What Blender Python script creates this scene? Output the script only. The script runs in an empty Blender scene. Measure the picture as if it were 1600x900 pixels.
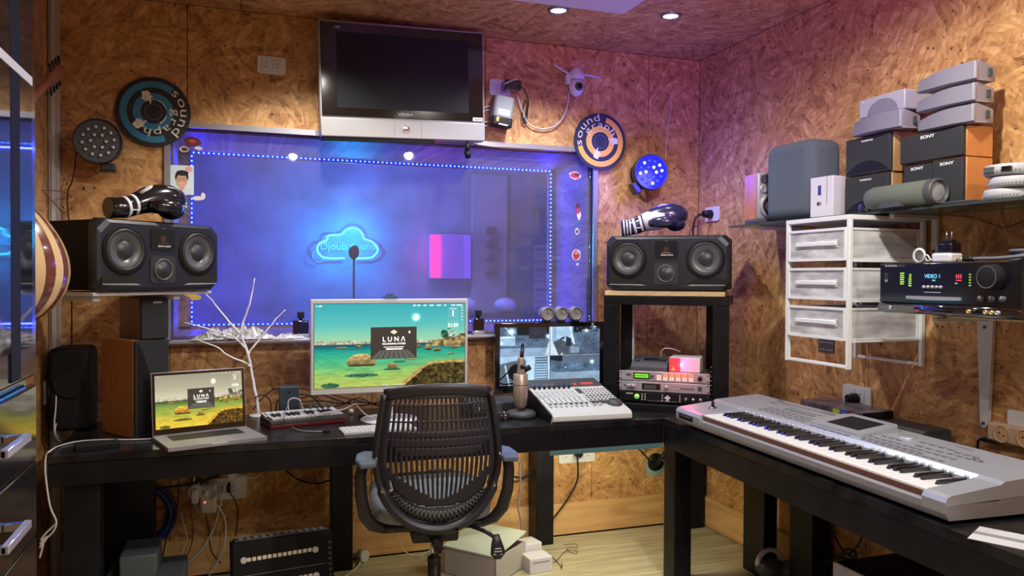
import bpy, bmesh, math, random
import numpy as np
from mathutils import Vector, Matrix
random.seed(7)
SC = bpy.context.scene
COL = SC.collection
PI = math.pi
# ---------------------------------------------------------------- camera
FPX, YAW, PIT, ROL = 1222.0, math.radians(19.1), math.radians(-.84), math.radians(.29)
CAM = Vector((0, 0, 1.41))
cF = Vector((math.sin(YAW)*math.cos(PIT), math.cos(YAW)*math.cos(PIT), math.sin(PIT)))
cR0 = Vector((math.cos(YAW), -math.sin(YAW), 0)); cU0 = cR0.cross(cF)
cR = cR0*math.cos(ROL)+cU0*math.sin(ROL); cU = cR.cross(cF)
cd = bpy.data.cameras.new('camera'); cd.sensor_width = 36; cd.lens = 36*FPX/1600; cd.clip_start = .05
cam = bpy.data.objects.new('camera', cd); COL.objects.link(cam)
cam.matrix_world = Matrix(((cR.x, cU.x, -cF.x, 0), (cR.y, cU.y, -cF.y, 0), (cR.z, cU.z, -cF.z, CAM.z), (0, 0, 0, 1)))
SC.camera = cam
# ---------------------------------------------------------------- world, exposure
w = bpy.data.worlds.new('world'); SC.world = w; w.use_nodes = True
w.node_tree.nodes['Background'].inputs[0].default_value = (.5, .45, .6, 1)
w.node_tree.nodes['Background'].inputs[1].default_value = .02
SC.view_settings.view_transform = 'Standard'; SC.view_settings.look = 'None'
SC.view_settings.exposure = 0.18; SC.view_settings.gamma = 1; SC.view_settings.use_curve_mapping = False
# ---------------------------------------------------------------- lamps (W)
WARM = (1, .94, .86); NEUT = (.93, .96, 1)
def lamp(name, typ, loc, energy, color, size=.05, to=None, parent=None, cone=None, blend=.5, sy=None):
    l = bpy.data.lights.new(name, typ); l.energy = energy; l.color = color
    if typ == 'AREA':
        l.size = size
        if sy: l.shape = 'RECTANGLE'; l.size_y = sy
    else: l.shadow_soft_size = size
    if cone: l.spot_size = math.radians(cone); l.spot_blend = blend
    o = bpy.data.objects.new(name, l); COL.objects.link(o); o.location = loc
    if to is not None:
        o.rotation_euler = (Vector(to)-Vector(loc)).to_track_quat('-Z', 'Y').to_euler()
    if parent: o.parent = parent
    return o
# downlights of the room (the fixtures are built further down at the same places)
DOWN = [(1.40, 3.40, 46, NEUT, 130), (1.932, 3.291, 7, (.75, .7, 1), 120), (.30, 3.38, 56, WARM, 122), (.60, 1.75, 26, WARM, 168), (1.45, 1.55, 95, WARM, 172), (1.6, .1, 55, WARM, 168), (.5, -.4, 26, WARM, 168)]
for x, y, e, c, cn in DOWN:
    lamp('downlight_beam', 'SPOT', (x, y, 2.63), e, c, .04, (x, y, 0), cone=cn, blend=.55 if cn < 140 else .3)
# violet stage light behind the camera, washing the far ceiling corner
lamp('violet_wash', 'SPOT', (.9, .6, 1.7), 150, (.42, .12, 1), .05, (1.75, 2.75, 2.72), cone=62, blend=1)
lamp('blue_wash', 'SPOT', (.55, .1, 1.0), 16, (.05, .05, 1), .04, (1.6, 3.3, .4), cone=30, blend=.8)
# blue light inside the vocal booth
lamp('booth_blue_light', 'POINT', (-1.0, 5.5, .8), 90, (.02, .015, 1), .15)
lamp('booth_blue_light', 'POINT', (2.9, 5.5, 1.0), 45, (.10, .05, 1), .15)
lamp('booth_white_light', 'POINT', (1.2, 5.6, 2.45), 34, (.30, .30, 1), .1)

# ---------------------------------------------------------------- helpers
def W(ax, val, px, py):
    d = cF+cR*((px-800)/FPX)-cU*((py-450)/FPX); t = (val-CAM[ax])/d[ax]; return CAM+d*t
def WX(v, px, py): return W(0, v, px, py)
def WY(v, px, py): return W(1, v, px, py)
def WZ(v, px, py): return W(2, v, px, py)
MATS = {}
def mat(name, col=(.5, .5, .5), rough=.5, metal=0, emis=None, es=1, bump=0, bscale=60, var=0, coat=0, spec=None):
    if name in MATS: return MATS[name]
    m = bpy.data.materials.new(name); m.use_nodes = True; nt = m.node_tree; b = nt.nodes['Principled BSDF']
    b.inputs['Base Color'].default_value = (*col, 1); b.inputs['Roughness'].default_value = rough; b.inputs['Metallic'].default_value = metal
    if coat: b.inputs['Coat Weight'].default_value = coat; b.inputs['Coat Roughness'].default_value = .08
    if spec is not None: b.inputs['Specular IOR Level'].default_value = spec
    if emis: b.inputs['Emission Color'].default_value = (*emis, 1); b.inputs['Emission Strength'].default_value = es
    if bump or var:
        tc = nt.nodes.new('ShaderNodeTexCoord'); n = nt.nodes.new('ShaderNodeTexNoise'); n.inputs['Scale'].default_value = bscale; n.inputs['Detail'].default_value = 4
        nt.links.new(tc.outputs['Object'], n.inputs['Vector'])
        if bump:
            bp = nt.nodes.new('ShaderNodeBump'); bp.inputs['Strength'].default_value = bump; bp.inputs['Distance'].default_value = .002
            nt.links.new(n.outputs['Fac'], bp.inputs['Height']); nt.links.new(bp.outputs['Normal'], b.inputs['Normal'])
        if var:
            r = nt.nodes.new('ShaderNodeValToRGB'); r.color_ramp.elements[0].position = .3; r.color_ramp.elements[1].position = .7
            r.color_ramp.elements[0].color = (*[max(0, c*(1-var)) for c in col], 1); r.color_ramp.elements[1].color = (*[min(1, c*(1+var)) for c in col], 1)
            nt.links.new(n.outputs['Fac'], r.inputs['Fac']); nt.links.new(r.outputs['Color'], b.inputs['Base Color'])
    MATS[name] = m; return m
def nd(nt, t, **k):
    n = nt.nodes.new(t)
    for a, v in k.items(): setattr(n, a, v)
    return n
def math_(nt, op, a, b=None, c=None):
    n = nd(nt, 'ShaderNodeMath', operation=op)
    for i, v in enumerate((a, b, c)):
        if v is None: continue
        if isinstance(v, (int, float)): n.inputs[i].default_value = v
        else: nt.links.new(v, n.inputs[i])
    return n.outputs[0]
def osb(name, ax, tone=1.0):
    """oriented strand board: strands laid in random directions, seen in the plane of the two axes"""
    m = bpy.data.materials.new(name); m.use_nodes = True; nt = m.node_tree; L = nt.links.new; b = nt.nodes['Principled BSDF']
    g = nd(nt, 'ShaderNodeNewGeometry'); s = nd(nt, 'ShaderNodeSeparateXYZ'); L(g.outputs['Position'], s.inputs[0])
    c = nd(nt, 'ShaderNodeCombineXYZ'); L(s.outputs[ax[0]], c.inputs[0]); L(s.outputs[ax[1]], c.inputs[1])
    outs = []
    for k, (sc, sx, sy) in enumerate(((7, 62, 13), (11, 95, 24), (4, 38, 9))):
        off = nd(nt, 'ShaderNodeVectorMath', operation='ADD'); L(c.outputs[0], off.inputs[0]); off.inputs[1].default_value = (k*7.3+3, k*3.1+2, 0)
        v = nd(nt, 'ShaderNodeTexVoronoi', voronoi_dimensions='2D'); v.inputs['Scale'].default_value = sc; L(off.outputs[0], v.inputs['Vector'])
        sp = nd(nt, 'ShaderNodeSeparateColor'); L(v.outputs['Color'], sp.inputs[0])
        ang = math_(nt, 'MULTIPLY', sp.outputs[0], PI)
        vr = nd(nt, 'ShaderNodeVectorRotate', rotation_type='Z_AXIS'); L(off.outputs[0], vr.inputs['Vector']); L(ang, vr.inputs['Angle'])
        mu = nd(nt, 'ShaderNodeVectorMath', operation='MULTIPLY'); L(vr.outputs[0], mu.inputs[0]); mu.inputs[1].default_value = (sx, sy, 1)
        v2 = nd(nt, 'ShaderNodeTexVoronoi', voronoi_dimensions='2D'); v2.inputs['Scale'].default_value = 1; L(mu.outputs[0], v2.inputs['Vector'])
        s2 = nd(nt, 'ShaderNodeSeparateColor'); L(v2.outputs['Color'], s2.inputs[0]); outs.append(s2.outputs[0])
    a = math_(nt, 'ADD', math_(nt, 'MULTIPLY', outs[0], .4), math_(nt, 'ADD', math_(nt, 'MULTIPLY', outs[1], .3), math_(nt, 'MULTIPLY', outs[2], .3)))
    n1 = nd(nt, 'ShaderNodeTexNoise'); n1.inputs['Scale'].default_value = 2.2; n1.inputs['Detail'].default_value = 6; L(c.outputs[0], n1.inputs['Vector'])
    n2 = nd(nt, 'ShaderNodeTexNoise'); n2.inputs['Scale'].default_value = 46; n2.inputs['Detail'].default_value = 2; L(c.outputs[0], n2.inputs['Vector'])
    fac = math_(nt, 'ADD', a, math_(nt, 'MULTIPLY', math_(nt, 'SUBTRACT', n1.outputs['Fac'],   .5), .55))
    r = nd(nt, 'ShaderNodeValToRGB'); e = r.color_ramp.elements
    e[0].position = .06; e[0].color = (.22*tone, .10*tone, .040*tone, 1); e[1].position = .95; e[1].color = (.74*tone, .47*tone, .22*tone, 1)
    for p, q in ((.30, (.40, .20, .078)), (.5, (.49, .26, .10)), (.70, (.58, .33, .135))):
        x = e.new(p); x.color = (*[t*tone for t in q], 1)
    L(fac, r.inputs['Fac'])
    sp = math_(nt, 'GREATER_THAN', n2.outputs['Fac'], .695)
    mx = nd(nt, 'ShaderNodeMix', data_type='RGBA'); L(sp, mx.inputs['Factor']); L(r.outputs['Color'], mx.inputs[6]); mx.inputs[7].default_value = (.07, .03, .015, 1)
    L(mx.outputs[2], b.inputs['Base Color']); b.inputs['Roughness'].default_value = .5
    bp = nd(nt, 'ShaderNodeBump'); bp.inputs['Strength'].default_value = .07; b.inputs['Specular IOR Level'].default_value = .3; bp.inputs['Distance'].default_value = .002; L(a, bp.inputs['Height']); L(bp.outputs['Normal'], b.inputs['Normal'])
    MATS[name] = m; return m
def wood(name, c1, c2, ax=0, sc=3.0, rough=.45):
    m = bpy.data.materials.new(name); m.use_nodes = True; nt = m.node_tree; L = nt.links.new; b = nt.nodes['Principled BSDF']
    g = nd(nt, 'ShaderNodeNewGeometry'); oi = nd(nt, 'ShaderNodeObjectInfo')
    mu = nd(nt, 'ShaderNodeVectorMath', operation='MULTIPLY'); L(g.outputs['Position'], mu.inputs[0]); v = [9.0]*3; v[ax] = 1.0; mu.inputs[1].default_value = v
    ad = nd(nt, 'ShaderNodeVectorMath', operation='ADD'); L(mu.outputs[0], ad.inputs[0])
    cc = nd(nt, 'ShaderNodeCombineXYZ'); rr = math_(nt, 'MULTIPLY', oi.outputs['Random'], 40.); L(rr, cc.inputs[0]); L(rr, cc.inputs[2]); L(cc.outputs[0], ad.inputs[1])
    n = nd(nt, 'ShaderNodeTexNoise'); n.inputs['Scale'].default_value = sc; n.inputs['Detail'].default_value = 8; n.inputs['Distortion'].default_value = 1.2; L(ad.outputs[0], n.inputs['Vector'])
    f = math_(nt, 'ADD', n.outputs['Fac'], math_(nt, 'MULTIPLY', math_(nt, 'SUBTRACT', oi.outputs['Random'], .5), .22))
    r = nd(nt, 'ShaderNodeValToRGB'); r.color_ramp.elements[0].position = .32; r.color_ramp.elements[1].position = .68
    r.color_ramp.elements[0].color = (*c1, 1); r.color_ramp.elements[1].color = (*c2, 1); L(f, r.inputs['Fac']); L(r.outputs['Color'], b.inputs['Base Color']); b.inputs['Roughness'].default_value = rough
    MATS[name] = m; return m
class G:
    def __init__(s): s.bm = bmesh.new(); s.ms = []; s.M = Matrix()
    def mi(s, m):
        m = MATS[m] if isinstance(m, str) else m
        if m not in s.ms: s.ms.append(m)
        return s.ms.index(m)
    def vs(s, pts): return [s.bm.verts.new(s.M @ Vector(p)) for p in pts]
    def fc(s, v, i, smooth=False):
        try: f = s.bm.faces.new(v)
        except ValueError: return None
        f.material_index = i; f.smooth = smooth; return f
    def box(s, x0, x1, y0, y1, z0, z1, m, bev=0, seg=2):
        i = s.mi(m)
        v = s.vs([(x, y, z) for z in (z0, z1) for y in (y0, y1) for x in (x0, x1)])
        fs = [s.fc([v[k] for k in q], i) for q in ((0, 2, 3, 1), (4, 5, 7, 6), (0, 1, 5, 4), (2, 6, 7, 3), (0, 4, 6, 2), (1, 3, 7, 5))]
        if bev:
            es = list({e for f in fs for e in f.edges})
            r = bmesh.ops.bevel(s.bm, geom=es, offset=bev, segments=seg, affect='EDGES', profile=.5, clamp_overlap=True)
            for f in r['faces']: f.material_index = i; f.smooth = True
        return s
    def ring(s, c, u, v, a, b, n): return s.vs([Vector(c)+u*(a*math.cos(2*PI*k/n))+v*(b*math.sin(2*PI*k/n)) for k in range(n)])
    def loft(s, pts, rad, m, n=12, cap=True, mats=None, up=None, smooth=True):
        """rings of (ra, rb) radii along pts"""
        pts = [Vector(p) for p in pts]; i = s.mi(m); prev = None; first = None
        T0 = (pts[1]-pts[0]).normalized(); u = Vector(up) if up else (Vector((0, 0, 1)) if abs(T0.z) < .9 else Vector((1, 0, 0)))
        for k, p in enumerate(pts):
            t = (pts[min(k+1, len(pts)-1)]-pts[max(k-1, 0)])
            t = t.normalized() if t.length > 1e-9 else T0
            v_ = t.cross(u)
            if v_.length < 1e-6: v_ = t.orthogonal()
            v_.normalize(); u_ = v_.cross(t).normalized()
            if not up: u = u_
            r = rad[k] if isinstance(rad, list) else rad
            ra, rb = r if isinstance(r, tuple) else (r, r)
            cur = s.ring(p, v_, u_, ra, rb, n)
            if prev:
                ii = s.mi(mats[k-1]) if mats else i
                for q in range(n): s.fc([prev[q], prev[(q+1) % n], cur[(q+1) % n], cur[q]], ii, smooth)
            else: first = cur
            prev = cur
        if cap:
            s.fc(first[::-1], s.mi(mats[0]) if mats else i); s.fc(prev, s.mi(mats[-1]) if mats else i)
        return s
    def tube(s, pts, r, m, n=6, sm=0, cap=True):
        if sm: pts = spline(pts, sm)
        return s.loft(pts, r, m, n, cap)
    def cyl(s, p0, p1, r0, m, r1=None, n=20, smooth=True):
        return s.loft([p0, p1], [r0, r0 if r1 is None else r1], m, n, smooth=smooth)
    def lathe(s, prof, m, n=24, c=(0, 0, 0), axis='z', mats=None, smooth=True):
        """profile of (radius, height) pairs round an axis through c"""
        i = s.mi(m); prev = None; A = {'z': (Vector((1, 0, 0)), Vector((0, 1, 0)), Vector((0, 0, 1))), 'y': (Vector((1, 0, 0)), Vector((0, 0, -1)), Vector((0, 1, 0))), 'x': (Vector((0, 1, 0)), Vector((0, 0, 1)), Vector((1, 0, 0))), '-y': (Vector((1, 0, 0)), Vector((0, 0, 1)), Vector((0, -1, 0)))}[axis]
        for k, (r, h) in enumerate(prof):
            cc = Vector(c)+A[2]*h; cur = s.vs([cc]) if r < 1e-6 else s.ring(cc, A[0], A[1], r, r, n)
            if prev:
                ii = s.mi(mats[k-1]) if mats else i
                for q in range(n):
                    a, b = (prev[q % len(prev)], prev[(q+1) % len(prev)]), (cur[(q+1) % len(cur)], cur[q % len(cur)])
                    vv = []
                    for x in (*a, *b):
                        if x not in vv: vv.append(x)
                    if len(vv) > 2: s.fc(vv, ii, smooth)
            prev = cur
        return s
    def sph(s, c, r, m, n=16, k=10):
        r = r if isinstance(r, tuple) else (r, r, r); old = s.M; s.M = old @ Matrix.Translation(c) @ Matrix.Diagonal((*r, 1))
        s.lathe([(math.sin(PI*j/k), -math.cos(PI*j/k)) for j in range(k+1)], m, n); s.M = old; return s
    def prism(s, poly, h0, h1, m, axis='z', smooth=False):
        """polygon in the plane across the axis, extruded h0..h1; for axis y the polygon is (x,z), for x it is (y,z)"""
        i = s.mi(m); f = {'z': lambda p, h: (p[0], p[1], h), 'y': lambda p, h: (p[0], h, p[1]), 'x': lambda p, h: (h, p[0], p[1])}[axis]
        a = s.vs([f(p, h0) for p in poly]); b = s.vs([f(p, h1) for p in poly]); n = len(poly)
        s.fc(a[::-1], i); s.fc(b, i)
        for k in range(n): s.fc([a[k], a[(k+1) % n], b[(k+1) % n], b[k]], i, smooth)
        return s
    def quad(s, pts, m): s.fc(s.vs(pts), s.mi(m)); return s
    def torus(s, c, R, r, m, axis='y', n=28, k=8, a0=0, a1=2*PI):
        A = {'z': (Vector((1, 0, 0)), Vector((0, 1, 0))), 'y': (Vector((1, 0, 0)), Vector((0, 0, 1))), 'x': (Vector((0, 1, 0)), Vector((0, 0, 1)))}[axis]
        full = abs(a1-a0-2*PI) < 1e-6; cnt = n if full else n+1; i = s.mi(m); rings = []; nn = A[0].cross(A[1])
        for q in range(cnt):
            a = a0+(a1-a0)*q/n; d = A[0]*math.cos(a)+A[1]*math.sin(a); rings.append(s.ring(Vector(c)+d*R, d, nn, r, r, k))
        for q in range(n):
            p, o = rings[q], rings[(q+1) % cnt]
            for j in range(k): s.fc([p[j], p[(j+1) % k], o[(j+1) % k], o[j]], i, True)
        return s
    def text(s, body, m, size, M, ext=.0006, align='CENTER', sx=1, bold=0):
        vs, fs = glyphs(body, align, bold)
        old = s.M; s.M = old @ M @ Matrix.Diagonal((size*sx, size, 1, 1)); i = s.mi(m)
        a = s.vs([(x, y, ext) for x, y in vs])
        for f in fs: s.fc([a[k] for k in f], i)
        s.M = Matrix(); return s
    def ob(s, name, parent=None, kind=None, solid=0, label=None, sub=0):
        bmesh.ops.recalc_face_normals(s.bm, faces=s.bm.faces[:])
        me = bpy.data.meshes.new(name); s.bm.to_mesh(me); s.bm.free()
        for m in s.ms: me.materials.append(m)
        o = bpy.data.objects.new(name, me); COL.objects.link(o)
        if parent: o.parent = parent
        if kind: o['kind'] = kind
        if label: o['label'] = label
        if solid: md = o.modifiers.new('solidify', 'SOLIDIFY'); md.thickness = solid
        if sub: md = o.modifiers.new('subsurf', 'SUBSURF'); md.levels = sub; md.render_levels = sub
        return o
_gl = {}
def glyphs(body, align='CENTER', bold=0):
    k = (body, align, bold)
    if k not in _gl:
        cu = bpy.data.curves.new('text', 'FONT'); cu.body = body; cu.align_x = align; cu.resolution_u = 3; cu.offset = bold
        o = bpy.data.objects.new('text', cu); COL.objects.link(o); dg = bpy.context.evaluated_depsgraph_get(); dg.update()
        me = bpy.data.meshes.new_from_object(o.evaluated_get(dg)); _gl[k] = ([(v.co.x, v.co.y) for v in me.vertices], [list(p.vertices) for p in me.polygons])
        bpy.data.objects.remove(o); bpy.data.meshes.remove(me); bpy.data.curves.remove(cu)
    return _gl[k]
def spline(pts, k=4):
    pts = [Vector(p) for p in pts]; P = [pts[0]]+pts+[pts[-1]]; out = []
    for i in range(1, len(P)-2):
        for j in range(k):
            t = j/k; a, b, c, d = P[i-1], P[i], P[i+1], P[i+2]
            out.append(.5*((2*b)+(c-a)*t+(2*a-5*b+4*c-d)*t*t+(3*b-a-3*c+d)*t**3))
    out.append(pts[-1]); return out
FR = Matrix.Rotation(PI/2, 4, 'X')            # text stood up to face -y
def T(x, y, z): return Matrix.Translation((x, y, z))
def RZ(a): return Matrix.Rotation(math.radians(a), 4, 'Z')
def RX(a): return Matrix.Rotation(math.radians(a), 4, 'X')
def RY(a): return Matrix.Rotation(math.radians(a), 4, 'Y')
def thing(name, label, cat, loc=(0, 0, 0), rz=0, group=None, rx=0, ry=0):
    o = bpy.data.objects.new(name, None); COL.objects.link(o); o.empty_display_size = .05
    o.location = loc; o.rotation_euler = (math.radians(rx), math.radians(ry), math.radians(rz)); o['label'] = label; o['category'] = cat
    if group: o['group'] = group
    return o
def tag(o, label, cat, group=None, loc=None, rz=None):
    o['label'] = label; o['category'] = cat
    if group: o['group'] = group
    if loc is not None: o.location = loc
    if rz is not None: o.rotation_euler[2] = math.radians(rz)
    return o
def struct(name):
    o = bpy.data.objects.new(name, None); COL.objects.link(o); o['kind'] = 'structure'; return o
def dup(o, loc=None, rz=None, label=None, group=None, parent=None, scale=None):
    c = o.copy(); COL.objects.link(c)
    if parent is not None: c.parent = parent
    for ch in o.children: dup(ch, parent=c)
    if loc is not None: c.location = loc
    if rz is not None: c.rotation_euler[2] = math.radians(rz)
    if scale: c.scale = scale
    if label: c['label'] = label
    if group: c['group'] = group
    return c
def cable(name, label, pts, r, m, k=5, cat='cable', group=None):
    g = G(); g.tube(pts, r, m, 6, k); return tag(g.ob(name), label, cat, group)
def rrect(w, h, r, n=5, cx=0, cy=0):
    out = []
    for qx, qy, a in ((1, 1, 0), (-1, 1, 90), (-1, -1, 180), (1, -1, 270)):
        for k in range(n+1):
            t = math.radians(a+90*k/n); out.append((cx+qx*(w/2-r)+r*math.cos(t), cy+qy*(h/2-r)+r*math.sin(t)))
    return out
# ---------------------------------------------------------------- materials
osb('osb_back', (0, 2)); osb('osb_side', (1, 2)); osb('osb_ceiling', (0, 1)); osb('osb_booth', (0, 2), .5)
wood('floor_wood', (.36, .32, .20), (.60, .55, .38), 0, 2.2, .4); wood('board_wood', (.50, .27, .10), (.72, .45, .2), 0, 1.6); wood('board_wood_y', (.50, .27, .10), (.72, .45, .2), 1, 1.6)
wood('slab_wood', (.55, .38, .2), (.7, .52, .3), 0, 3)
mat('desk_black', (.006, .006, .008), .4, spec=.25, var=.5, bscale=9, bump=.2); mat('desk_top', (.010, .010, .012), .26, spec=.45, var=.8, bscale=14, bump=.3)
mat('black', (.008, .008, .009), .45, spec=.3); mat('gloss_black', (.006, .006, .007), .1, coat=1); mat('matte_black', (.009, .009, .010), .75, spec=.2)
mat('speaker_body', (.011, .013, .018), .40, bump=.25, bscale=400); mat('cone', (.085, .088, .092), .36); mat('cone_dark', (.03, .03, .033), .4); mat('rubber', (.02, .02, .02), .45)
mat('silver', (.55, .55, .57), .35, .6); mat('silver_plastic', (.36, .36, .37), .38, .3); mat('chrome', (.8, .8, .82), .12, 1); mat('white', (.62, .63, .65), .4); mat('white_gloss', (.66, .67, .69), .22)
mat('router_grey', (.40, .41, .43), .5); mat('cream', (.75, .7, .56), .4); mat('light_grey', (.55, .56, .58), .5); mat('grey', (.25, .26, .28), .5); mat('dark_grey', (.06, .065, .07), .5)
mat('print_white', (.8, .8, .8), .5); mat('socket_dark', (.02, .02, .02), .6); mat('gap', (.01, .007, .005), .9)
mat('screen_off', (.008, .009, .012), .45, spec=.25); mat('conduit', (.42, .38, .36), .45)
def glass(name, tint, rough=.02, haze=.05, dcol=(.6, .6, .7), ior=1.5):
    m = bpy.data.materials.new(name); m.use_nodes = True; nt = m.node_tree; L = nt.links.new; nt.nodes.remove(nt.nodes['Principled BSDF'])
    t = nd(nt, 'ShaderNodeBsdfTransparent'); t.inputs[0].default_value = (*tint, 1); gl = nd(nt, 'ShaderNodeBsdfGlossy'); gl.inputs['Roughness'].default_value = rough
    fr = nd(nt, 'ShaderNodeFresnel'); fr.inputs['IOR'].default_value = ior; a = nd(nt, 'ShaderNodeMixShader'); L(fr.outputs[0], a.inputs[0]); L(t.outputs[0], a.inputs[1]); L(gl.outputs[0], a.inputs[2])
    d = nd(nt, 'ShaderNodeBsdfDiffuse'); d.inputs[0].default_value = (*dcol, 1); b = nd(nt, 'ShaderNodeMixShader')
    n = nd(nt, 'ShaderNodeTexNoise'); n.inputs['Scale'].default_value = 3; n.inputs['Detail'].default_value = 6; L(math_(nt, 'MULTIPLY', n.outputs['Fac'], haze*2), b.inputs[0])  # patchy diffuse film: dust on the pane, mixed in for its hazy veil
    L(a.outputs[0], b.inputs[1]); L(d.outputs[0], b.inputs[2]); L(b.outputs[0], nt.nodes['Material Output'].inputs[0]); MATS[name] = m; return m
glass('window_glass', (.93, .94, 1), .03, .07); glass('shelf_glass', (.55, .72, .68), .05, .12, (.3, .38, .38)); glass('mesh_plastic', (.85, .85, .87), .3, .55, (.86, .87, .88))

# ================================================================ SETTING
BY, LX, RXW, CZ, FY = 3.93, -.80, 2.50, 2.66, -1.6
WX0, WX1, WZ0, WZ1 = -.312, 1.832, 1.105, 2.095
gp = .0035
def panels(parent, rects, m, ax, face, th=.012, name='panel'):
    for rs in rects:
        g = G()
        for (a0, a1, b0, b1) in rs:
            a0 += gp/2; a1 -= gp/2; b0 += gp/2; b1 -= gp/2
            lo, hi = sorted((face, face+th))
            if ax == 'y': g.box(a0, a1, lo, hi, b0, b1, m)
            if ax == 'x': g.box(lo, hi, a0, a1, b0, b1, m)
            if ax == 'z': g.box(a0, a1, b0, b1, lo, hi, m)
        g.ob(name, parent)
# back wall: backing with the window opening, then the boards
wb = struct('wall_back')
g = G()
for x0, x1, z0, z1 in ((LX-.2, WX0, 0, CZ+.1), (WX1, RXW+.3, 0, CZ+.1), (WX0, WX1, 0, WZ0), (WX0, WX1, WZ1, CZ+.1)):
    g.box(x0, x1, BY+.012, BY+.06, z0, z1, 'gap')
g.ob('backing', wb)
panels(wb, [[(LX, WX0, .0, CZ), (WX0-gp, -.236, WZ1, CZ)], [(-.236, 1.208, WZ1, CZ)], [(WX1, 2.17, .0, CZ), (1.208, WX1+gp, WZ1, CZ)], [(2.17, RXW, 0, CZ)],
            [(WX0, .62, 0, WZ0)], [(.62, WX1, 0, WZ0)]], 'osb_back', 'y', BY)
wr = struct('wall_right'); g = G(); g.box(RXW+.012, RXW+.06, FY, BY+.1, 0, CZ+.1, 'gap'); g.ob('backing', wr)
ys = [BY, 2.62, 1.30, -.02, FY]
panels(wr, [[(ys[k+1], ys[k], 0, CZ)] for k in range(4)], 'osb_side', 'x', RXW)
wl = struct('wall_left'); g = G(); g.box(LX-.06, LX-.012, FY, BY+.1, 0, CZ+.1, 'gap'); g.ob('backing', wl)
panels(wl, [[(ys[k+1], ys[k], 0, CZ)] for k in range(4)], 'osb_side', 'x', LX, -.012)
wf = struct('wall_front'); g = G(); g.box(LX, RXW, FY-.06, FY-.012, 0, CZ+.1, 'gap'); g.ob('backing', wf)
panels(wf, [[(LX, .4, 0, CZ)], [(.4, 1.6, 0, CZ)], [(1.6, RXW, 0, CZ)]], 'osb_back', 'y', FY, -.012)
ce = struct('ceiling'); g = G(); g.box(LX-.1, RXW+.1, FY-.1, BY+.1, CZ+.012, CZ+.06, 'gap'); g.ob('backing', ce)
panels(ce, [[(a, b, c, d)] for a, b in ((LX, 0.0), (0.0, 1.33), (1.33, RXW)) for c, d in ((3.845, BY), (1.40, 3.845), (-.1, 1.40), (FY, -.1))], 'osb_ceiling', 'z', CZ)
fl = struct('floor'); g = G(); g.box(LX-.1, RXW+.1, FY-.1, BY+.1, -.06, -.02, 'gap'); g.ob('backing', fl)
y = BY-.02
k = 0
while y > FY:
    xs = [LX, LX+.5+1.9*((k*.381) % 1), RXW]
    for a, b in zip(xs, xs[1:]):
        g = G(); g.box(a+.001, b-.001, max(y-.2, FY)+.0015, y-.0015, -.02, 0, 'floor_wood'); g.ob('floorboard', fl)
    y -= .2; k += 1
bb = struct('baseboard_back')
for a, b, h in ((LX, 1.56, .178), (1.563, RXW-.02, .176)):
    g = G(); g.box(a, b, BY-.018, BY-.0005, .006, h, 'board_wood', .002, 1); g.ob('board', bb)
br = struct('baseboard_right')
for a, b in ((2.5, BY-.02), (1.0, 2.497)):
    g = G(); g.box(RXW-.018, RXW-.0005, a, b, .006, .172, 'board_wood_y', .002, 1); g.ob('board', br)
tr = struct('trim_corner'); g = G(); g.box(LX+.002, LX+.046, BY-.03, BY-.0005, 0, CZ-.002, 'conduit', .004); g.box(LX+.016, LX+.03, BY-.034, BY-.0295, 0, CZ-.002, 'light_grey'); g.ob('conduit_strip', tr)
g = G(); g.box(.62, 1.70, 2.40, 3.325, CZ-.014, CZ-.0005, 'white'); o = g.ob('trim_ceiling_panel'); o['kind'] = 'structure'

# ---- window with a deep reveal into the vocal booth
wi = struct('window_1')
mat('win_metal', (.5, .5, .56), .3, .7)
g = G(); t = .022
g.box(WX0-t, WX1+t, BY-.012, BY-.0005, WZ1-.004, WZ1+t, 'win_metal'); g.box(WX0-t, WX1+t, BY-.012, BY-.0005, WZ0-t, WZ0+.004, 'win_metal')
g.box(WX0-t, WX0+.004, BY-.012, BY-.0005, WZ0, WZ1, 'win_metal'); g.box(WX1-.004, WX1+t, BY-.012, BY-.0005, WZ0, WZ1, 'win_metal')
g.ob('window_frame', wi)
g = G(); g.box(WX0, WX1, BY-.07, BY+.06, WZ0-.012, WZ0, 'win_metal', .003); g.ob('window_sill', wi)
g = G(); g.box(WX0+.002, WX1-.002, BY+.034, BY+.04, WZ0+.001, WZ1-.001, 'window_glass'); g.ob('glass_pane', wi)
# reveal: four lining boards, tapering to the inner opening
Y2 = 4.75; A = [(-.30, 1.11), (1.832, 1.11), (1.832, 2.095), (-.30, 2.095)]; Bq = [(-.33, 1.095), (1.95, 1.095), (1.95, 2.115), (-.33, 2.115)]
for k, nm in enumerate(('reveal_board',)*4):
    j = (k+1) % 4; g = G()
    a, b, c, d = (A[k][0], BY+.06, A[k][1]), (A[j][0], BY+.06, A[j][1]), (Bq[j][0], Y2, Bq[j][1]), (Bq[k][0], Y2, Bq[k][1])
    g.quad([a, b, c, d], 'osb_back'); g.ob(nm, wi, solid=-.01)
g = G(); x0, x1, z0, z1 = -.30, 1.925, 1.10, 2.105; t = .05
for bx in ((x0-.1, x1+.1, z0-.02, z0+t-.03), (x0-.1, x1+.1, z1-t+.03, z1+.02), (x0-.1, x0+t-.02, z0, z1), (x1-t+.02, x1+.1, z0, z1)):
    g.box(bx[0], bx[1], Y2, Y2+.03, bx[2], bx[3], 'osb_back')
g.ob('inner_frame', wi)
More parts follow.
